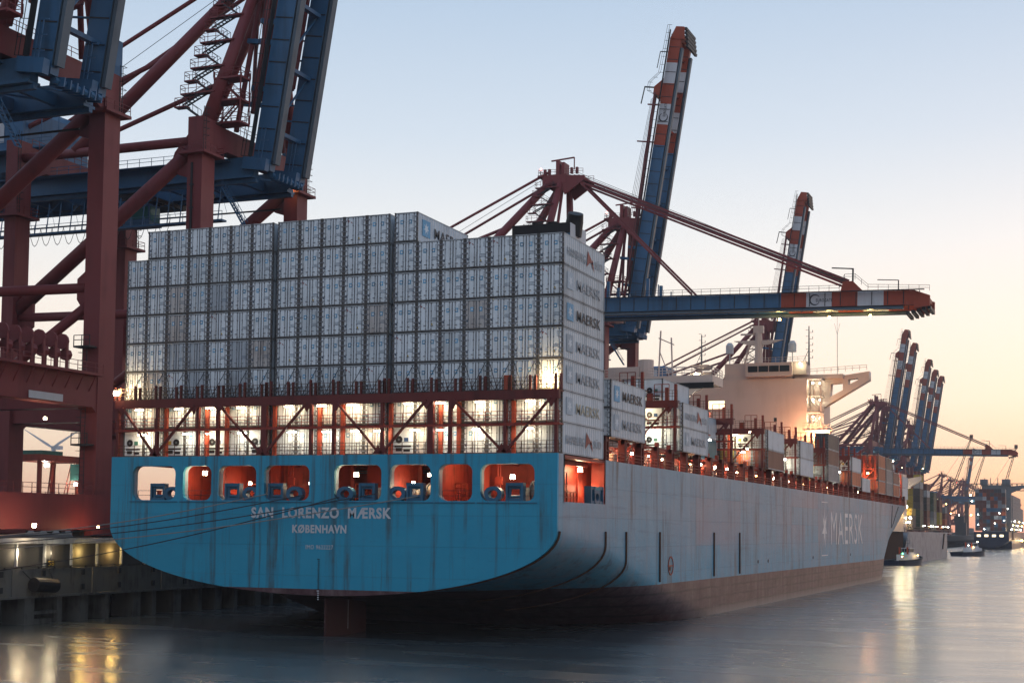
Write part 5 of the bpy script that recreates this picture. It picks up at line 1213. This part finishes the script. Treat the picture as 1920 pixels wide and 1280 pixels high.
# ------------------------------------------------------------------ second container ship, grey sided, beyond the bow
def ship2():
    e = empty('container_ship', (0, 0, 0), 'smaller grey hulled container ship moored ahead of the large blue one', 'container ship')
    Y0, Y1, XS, XP, ZT = 395, 590, 8.3, -24, 11.0
    b = MB(); ys_ = [Y0, Y0 + 8, Y0 + 20, 520, 545, 560, 572, 582, 588, 592]
    hb = lambda y, z: ((XS - XP) / 2) * (1 if y < 545 else max(.02, 1 - ((y - 545) / (30 + 17 * z / ZT)) ** 2.2 if (y - 545) < (30 + 17 * z / ZT) else .02)) * (1 if y > Y0 + 8 else .93 + .01 * z)
    zs_ = [-1, 0, 1.5, 3.2, 6, 9, ZT]; xc = (XS + XP) / 2
    for s in (1, -1):
        base = len(b.v)
        for y in ys_:
            for z in zs_: b.v.append((xc + s * hb(y, z), y, z))
        k = len(zs_)
        for j in range(len(ys_) - 1):
            for i in range(k - 1):
                q = (base + j * k + i, base + (j + 1) * k + i, base + (j + 1) * k + i + 1, base + j * k + i + 1); b.f.append(q if s < 0 else q[::-1]); b.m.append(1 if i < 1 else 0)
    b.box(XP + 1, XS - 1, Y0, Y0 + .4, 0, ZT, 2); b.box(XP + 1, XS - .6, Y0, 580, ZT - .5, ZT - .1, 0)
    b.build('hull', ['grey_hull', 'oxide', 'rust'], e)
    b = MB(); b.prism([(XS + .1, 528, 10.5), (XS + .1, 529.5, 10.5), (XS + .1, 523, 4), (XS + .1, 521.5, 4)], (.4, 0, 0)); b.build('gangway', 'black', e)
    b = MB(); b.rail([(XS - .4, Y0, ZT), (XS - .4, 575, ZT)], 1.6, 4, .09); b.build('railing', 'dark_steel', e)
    b = MB(); b.box(-10, 6.6, 402, 412, ZT, 31); b.box(-3, 5, 401.5, 402, 27.4, 28.6, 1); b.prism([(6.6, 403, 29.2), (12.4, 403, 30.2), (12.4, 403, 28.8), (6.6, 403, 25)], (0, 3, 0)); b.box(-10, 5, 401, 412, 31, 31.4); b.tube((0, 406, 31), (0, 406, 36), .3, 6)
    h = b.build('deckhouse', ['white', 'glass'], e)
    lamp(h, (5.2, 400.6, 24), 900, 'lamp_c', .85, (1, .92, .6), off=(0, -2, 0)); lamp(h, (6.0, 400.6, 18.5), 900, 'lamp_y', .35, (1, .75, .3), off=(0, -2, 0))
    for i in range(14): lamp(e, (XS - 1.0, 455 + 8.2 * i, 13.4), 120 if i % 2 else 0, 'lamp_c', .2, (1, .85, .4), off=(.6, -1, 0))
    for i, (x, z) in enumerate(((2, 14), (5, 14), (7, 14.5), (3, 19), (6, 20), (1, 24), (7.4, 16))): lamp(e, (x, 416, z), 700, 'lamp_y' if i % 2 else 'lamp_c', .4, (1, .72, .3), off=(0, -2, 0))
    g = 'containers stacked on the grey second ship'
    rr = random.Random(11); cols_ = ['dark', 'brown', 'grey', 'green', 'dark', 'yellow', 'brown']
    nm = ['aftmost', 'second', 'third', 'fourth', 'fifth', 'foremost']
    for bi, y in enumerate((420, 446, 470, 496, 520, 544)):
        nt = (3, 8, 7, 6, 5, 4)[bi]
        for ci in range(2):
            for t in range(nt):
                k = cols_[(bi * 3 + ci + (t // 3)) % 7] if rr.random() < .8 else rr.choice(['orange', 'yellow', 'white'])
                o = box_simple('c_' + k, XS - 3.2 - 2.5 * ci, y, ZT + .6 + 2.62 * t, 12.2)
                if (bi, ci, t): pass
                tag(o, f'{k} container, {nm[bi]} stack of the grey ship, {"outer" if ci == 0 else "inner"} row, tier {ORD[t + 1]} up', 'shipping container', g)
_bm = {}
def box_simple(mt, x, y, z, l):
    if (mt, l) not in _bm:
        b = MB(); b.box(.08, 2.36, .05, l - .05, .05, 2.54, 0)
        for xx in (0, 2.3):
            for yy in (0, l - .14): b.box(xx, xx + .14, yy, yy + .14, 0, 2.6, 1)
        for k in range(1, 6): b.box(.05 + .38 * k, .09 + .38 * k, -.01, .05, .1, 2.5, 1)
        for k in range(1, int(l / 1.2)): b.box(2.36, 2.39, 1.2 * k, 1.2 * k + .3, .2, 2.4, 0)
        _bm[(mt, l)] = b.build('shipping_container', [mt, 'post'])
        o = _bm[(mt, l)]
    else:
        o = _bm[(mt, l)].copy(); col.objects.link(o)
    o.location = (x, y, z); return o
ship2()

# ------------------------------------------------------------------ third ship, dark stern, far down the river
def ship3():
    e = empty('container_ship', (0, 0, 0), 'distant dark hulled container ship showing its wide stern and high brown stacks', 'container ship')
    Y, X0, X1 = 945, -10, 13
    b = MB(); pr = [(X0, 12), (X0, 6), (X0 + 4, 3), (X0 + 9, 1), (X1 - 9, 1), (X1 - 4, 3), (X1, 6), (X1, 12)]
    b.prism([(x, Y, z) for x, z in pr], (0, 60, 0)); b.box(X0, X1, Y + 40, Y + 260, -1, 12); b.build('hull', 'navy', e)
    text('ship_name', 'RIVER', 0, 0, 0, 0, 'stripe_white', e) if False else None
    b = MB()
    for i, x in enumerate((-8, -3, 2, 7)): b.box(x, x + 2.5, Y - .3, Y - .1, 8.6, 10.2)
    b.build('mooring_opening', 'win_lit', e)
    b = MB(); b.box(X0 + 2, X1 - 1, Y + 50, Y + 60, 12, 46); b.box(-9, -4, Y + 48, Y + 60, 46, 50); b.box(6, 11.5, Y + 48, Y + 60, 46, 50); b.prism([(X1 - 1, Y + 50, 45), (X1 + 10, Y + 50, 46), (X1 + 10, Y + 50, 44.6), (X1 - 1, Y + 50, 40)], (0, 3, 0)); b.build('deckhouse', 'steel', e)
    for x in (-6, -2, 3): b = MB(); b.tube((x, Y + 52, 46), (x, Y + 52, 51), .3, 5); b.build('mast', 'steel', e)
    for i, (x, z) in enumerate(((-7, 17), (-7, 24), (-3, 14), (4, 18), (7, 25), (10, 20), (12.5, 28))): lamp(e, (x, Y - 1.5, z), 0, 'lamp_c', .32)
    for i in range(9): lamp(e, (X1 + .8, Y + 20 + 22 * i, 14 + (i % 3) * 3), 900 if i % 3 == 0 else 0, 'lamp_y' if i % 2 else 'lamp_c', .45, (1, .8, .4), off=(1.5, -2, 0))
    rr = random.Random(5)
    b = MB()
    for c in range(8):
        for t in range(11):
            k = rr.choices(['brown', 'dark', 'blue', 'orange', 'grey', 'white'], [7, 3, 2, 1, 1.4, .5])[0]
            x = X0 + .9 + 2.5 * c; z = 12.8 + 2.62 * t; b.box(x, x + 2.42, Y + 1, Y + 13, z, z + 2.55, ['brown', 'dark', 'blue', 'orange', 'grey', 'white'].index(k))
    for i in range(12):
        for t in range(10 - (i > 8) * 3): b.box(X1 - 3.2, X1 - .5, Y + 62 + 14 * i, Y + 74 + 14 * i, 12.8 + 2.62 * t, 15.3 + 2.62 * t, 4)
    tag(b.build('far_containers', ['c_brown', 'c_dark', 'c_blue', 'c_orange', 'c_grey', 'c_white']), 'brown and dark container stacks covering the distant dark hulled ship', 'containers', kind='stuff')
ship3()

def tug(x, y, s, rz, label, lights):
    e = empty('tugboat', (x, y, 0), label, 'tugboat', 'tugboats by the ships', s, rz)
    b = MB(); n_ = 12; top = []; bot = []
    for i in range(n_ + 1):
        t = i / n_; yy = -14 + 28 * t; w = 5.2 * (1 - max(0, (t - .55) / .45) ** 2.4) * (.86 + .14 * min(1, t * 5)); z = 2.2 + 1.6 * t ** 2
        top.append((w, yy, z)); bot.append((w * .8, yy, -1))
    for s_ in (1, -1):
        base = len(b.v)
        for p, q in zip(top, bot): b.v += [(p[0] * s_, p[1], p[2]), (q[0] * s_, q[1], q[2])]
        for i in range(n_):
            q = (base + 2 * i, base + 2 * i + 1, base + 2 * i + 3, base + 2 * i + 2); b.f.append(q if s_ > 0 else q[::-1]); b.m.append(0)
    b.v += [(-top[0][0], -14, 2.2), (top[0][0], -14, 2.2), (bot[0][0], -14, -1), (-bot[0][0], -14, -1)]; k = len(b.v); b.f.append((k - 4, k - 3, k - 2, k - 1)); b.m.append(0)
    base = len(b.v)
    for p in top: b.v += [(p[0], p[1], p[2] - .5), (-p[0], p[1], p[2] - .5)]
    for i in range(n_): b.f.append((base + 2 * i, base + 2 * i + 2, base + 2 * i + 3, base + 2 * i + 1)); b.m.append(0)
    b.build('hull', 'navy', e)
    b = MB()
    for i in range(n_):
        for s_ in (1, -1): b.tube((top[i][0] * s_, top[i][1], top[i][2]), (top[i + 1][0] * s_, top[i + 1][1], top[i + 1][2]), .3, 6)
    b.build('fender_strip', 'black', e)
    b = MB(); b.box(-3, 3, -3, 7, 2, 4.8); b.box(-2.4, 2.4, -1, 5, 4.8, 5.4); w_ = b.build('deckhouse', 'stripe_white', e)
    b = MB(); b.box(-2, 2, 0, 4, 5.4, 5.9); b.box(-2.2, 2.2, -.2, 4.2, 7.5, 7.8)
    for xx in (-2, -.7, .7, 1.9):
        for yy in (0, 3.9): b.box(xx, xx + .12, yy, yy + .12, 5.9, 7.5)
    wh = b.build('wheelhouse', 'stripe_white', e); b = MB(); b.box(-1.9, 1.9, .1, 3.9, 5.9, 7.5); b.build('window', 'glass', wh)
    b = MB(); b.tube((0, 1.5, 7.8), (0, 1.5, 12.5), .12, 6); b.beam((-1.2, 1.5, 10), (1.2, 1.5, 10), .1); b.beam((-.8, 1.5, 11.3), (.8, 1.5, 11.3), .1); b.build('mast', 'steel', e)
    for s_ in (-1, 1): b = MB(); b.tube((s_ * 2, -2, 5), (s_ * 2, -2, 8.2), .45, 10); b.build('funnel', 'stripe_red', e)
    b = MB(); b.tube((-1, 9.5, 3.2), (1, 9.5, 3.2), .8, 12); b.build('winch', 'drum', e)
    for (lx, ly, lz, mt, pw, cl) in lights: lamp(e, (lx, ly, lz), pw, mt, .22, cl, off=(0, -.8, 0), name='lamp')
tug(10.6, 374, .72, math.radians(-22), 'dark hulled tugboat with white wheelhouse beside the bow of the large ship', [(3.4, -9, 5.4, 'lamp_g', 40, (.1, 1, .4)), (4.4, 3, 4.6, 'lamp_y', 60, (1, .7, .3)), (2, -7, 4, 'lamp_y', 40, (1, .6, .3))])
tug(13.5, 605, .8, math.radians(-30), 'smaller lit tugboat farther off at the bow of the grey ship', [(3.4, -2, 5.4, 'lamp_y', 150, (1, .7, .4)), (3.4, -7, 6.4, 'lamp_c', 150, (1, .9, .8)), (2, 4, 8.4, 'lamp_w', 100, (1, .6, .3))])

# ------------------------------------------------------------------ lattice jib cranes and the far shore
def jib(x, y, h, lean, label):
    e = empty('harbour_crane', (x, y, 9), label, 'harbour crane', 'lattice harbour cranes far downriver')
    b = MB(); b.box(-5, 5, -5, 5, 0, 12); b.box(-6, 3, -3.5, 3.5, 12, 18); b.build('base', 'dark_steel', e)
    b = MB(); top = Vector((lean, 0, h)); a = Vector((2, 0, 14)); n_ = 14
    for s1 in (-1, 1):
        for s2 in (-1, 1): b.beam(a + Vector((s2 * 1.6, s1 * 1.6, 0)), top + Vector((s2 * .5, s1 * .5, 0)), .42)
    for i in range(n_):
        p = a.lerp(top, i / n_); q = a.lerp(top, (i + 1) / n_); w = 1.6 - 1.1 * i / n_
        b.beam(p + Vector((-w, -w, 0)), q + Vector((w, -w, 0)), .24); b.beam(p + Vector((w, -w, 0)), p + Vector((-w, -w, 0)), .24)
    b.box(top.x - 1.5, top.x + 1.5, -1, 1, top.z - .5, top.z + 3); b.build('jib', 'rust', e)
    b = MB(); b.beam((-4, 0, 18), (-8, 0, 34), .5); b.beam((-8, 0, 34), (2, 0, 18), .4); b.beam((-8, 0, 34), tuple(top), .2); b.build('tail_frame', 'rust', e)
jib(-70, 1330, 92, 30, 'tall lattice harbour crane on the horizon, leftmost of three jibs')
jib(-50, 1330, 82, 24, 'lattice harbour crane on the horizon, middle of three jibs')
jib(-22, 1330, 82, 22, 'lattice harbour crane on the horizon, rightmost of three jibs')
e = empty('lattice_bridge', (0, 0, 0), 'long horizontal lattice boom crossing the sky at the right edge', 'crane boom')
b = MB()
for k in range(34):
    x = -60 + 5 * k
    b.beam((x, 1500, 56), (x + 2.5, 1500, 63), .6); b.beam((x + 2.5, 1500, 63), (x + 5, 1500, 56), .6)
b.box(-60, 110, 1499.5, 1500.5, 55.5, 56.4); b.box(-60, 110, 1499.5, 1500.5, 62.8, 63.6); b.build('lattice', 'rust', e)
b = MB(); b.box(-60, -56, 1497, 1503, 8, 56); b.build('leg', 'rust', e)
b = MB(); b.box(-500, 20, 1780, 1800, 0, 12); b.box(-1980, 1980, 2500, 2590, 0, 13)
for k in range(60): b.box(-600 + 22 * k + random.uniform(0, 9), -590 + 22 * k + random.uniform(0, 9), 2480, 2510, 0, 10 + random.uniform(3, 16))
tag(b.build('far_shore', 'c_dark'), kind='structure')
for i in range(10):
    e = empty('shore_lamp', (0, 0, 0), f'small shore light at the right edge of the river, {ORD[i + 1]} from the left', 'lamp', 'lights on the far shore')
    x = -4 + 4.4 * i; b = MB(); b.tube((x, 1120, 5), (x, 1120, 6.2), .8, 8); b.build('bulb', 'lamp_y' if i % 3 else 'lamp_c', e); b = MB(); b.tube((x, 1120.9, 0), (x, 1120.9, 5), .12, 5); b.build('post', 'dark_steel', e)

# ------------------------------------------------------------------ river haze
b = MB(); b.box(-2010, 2010, -700, 2620, -3, 160)
hz = bpy.data.materials.new('haze'); hz.use_nodes = True; ht = hz.node_tree; ht.nodes.clear()
hv = ht.nodes.new('ShaderNodeVolumePrincipled'); hv.inputs['Color'].default_value = (1, .97, .95, 1); hv.inputs['Density'].default_value = .00012
ho = ht.nodes.new('ShaderNodeOutputMaterial'); ht.links.new(hv.outputs[0], ho.inputs['Volume'])
tag(b.build('haze', hz), kind='stuff')
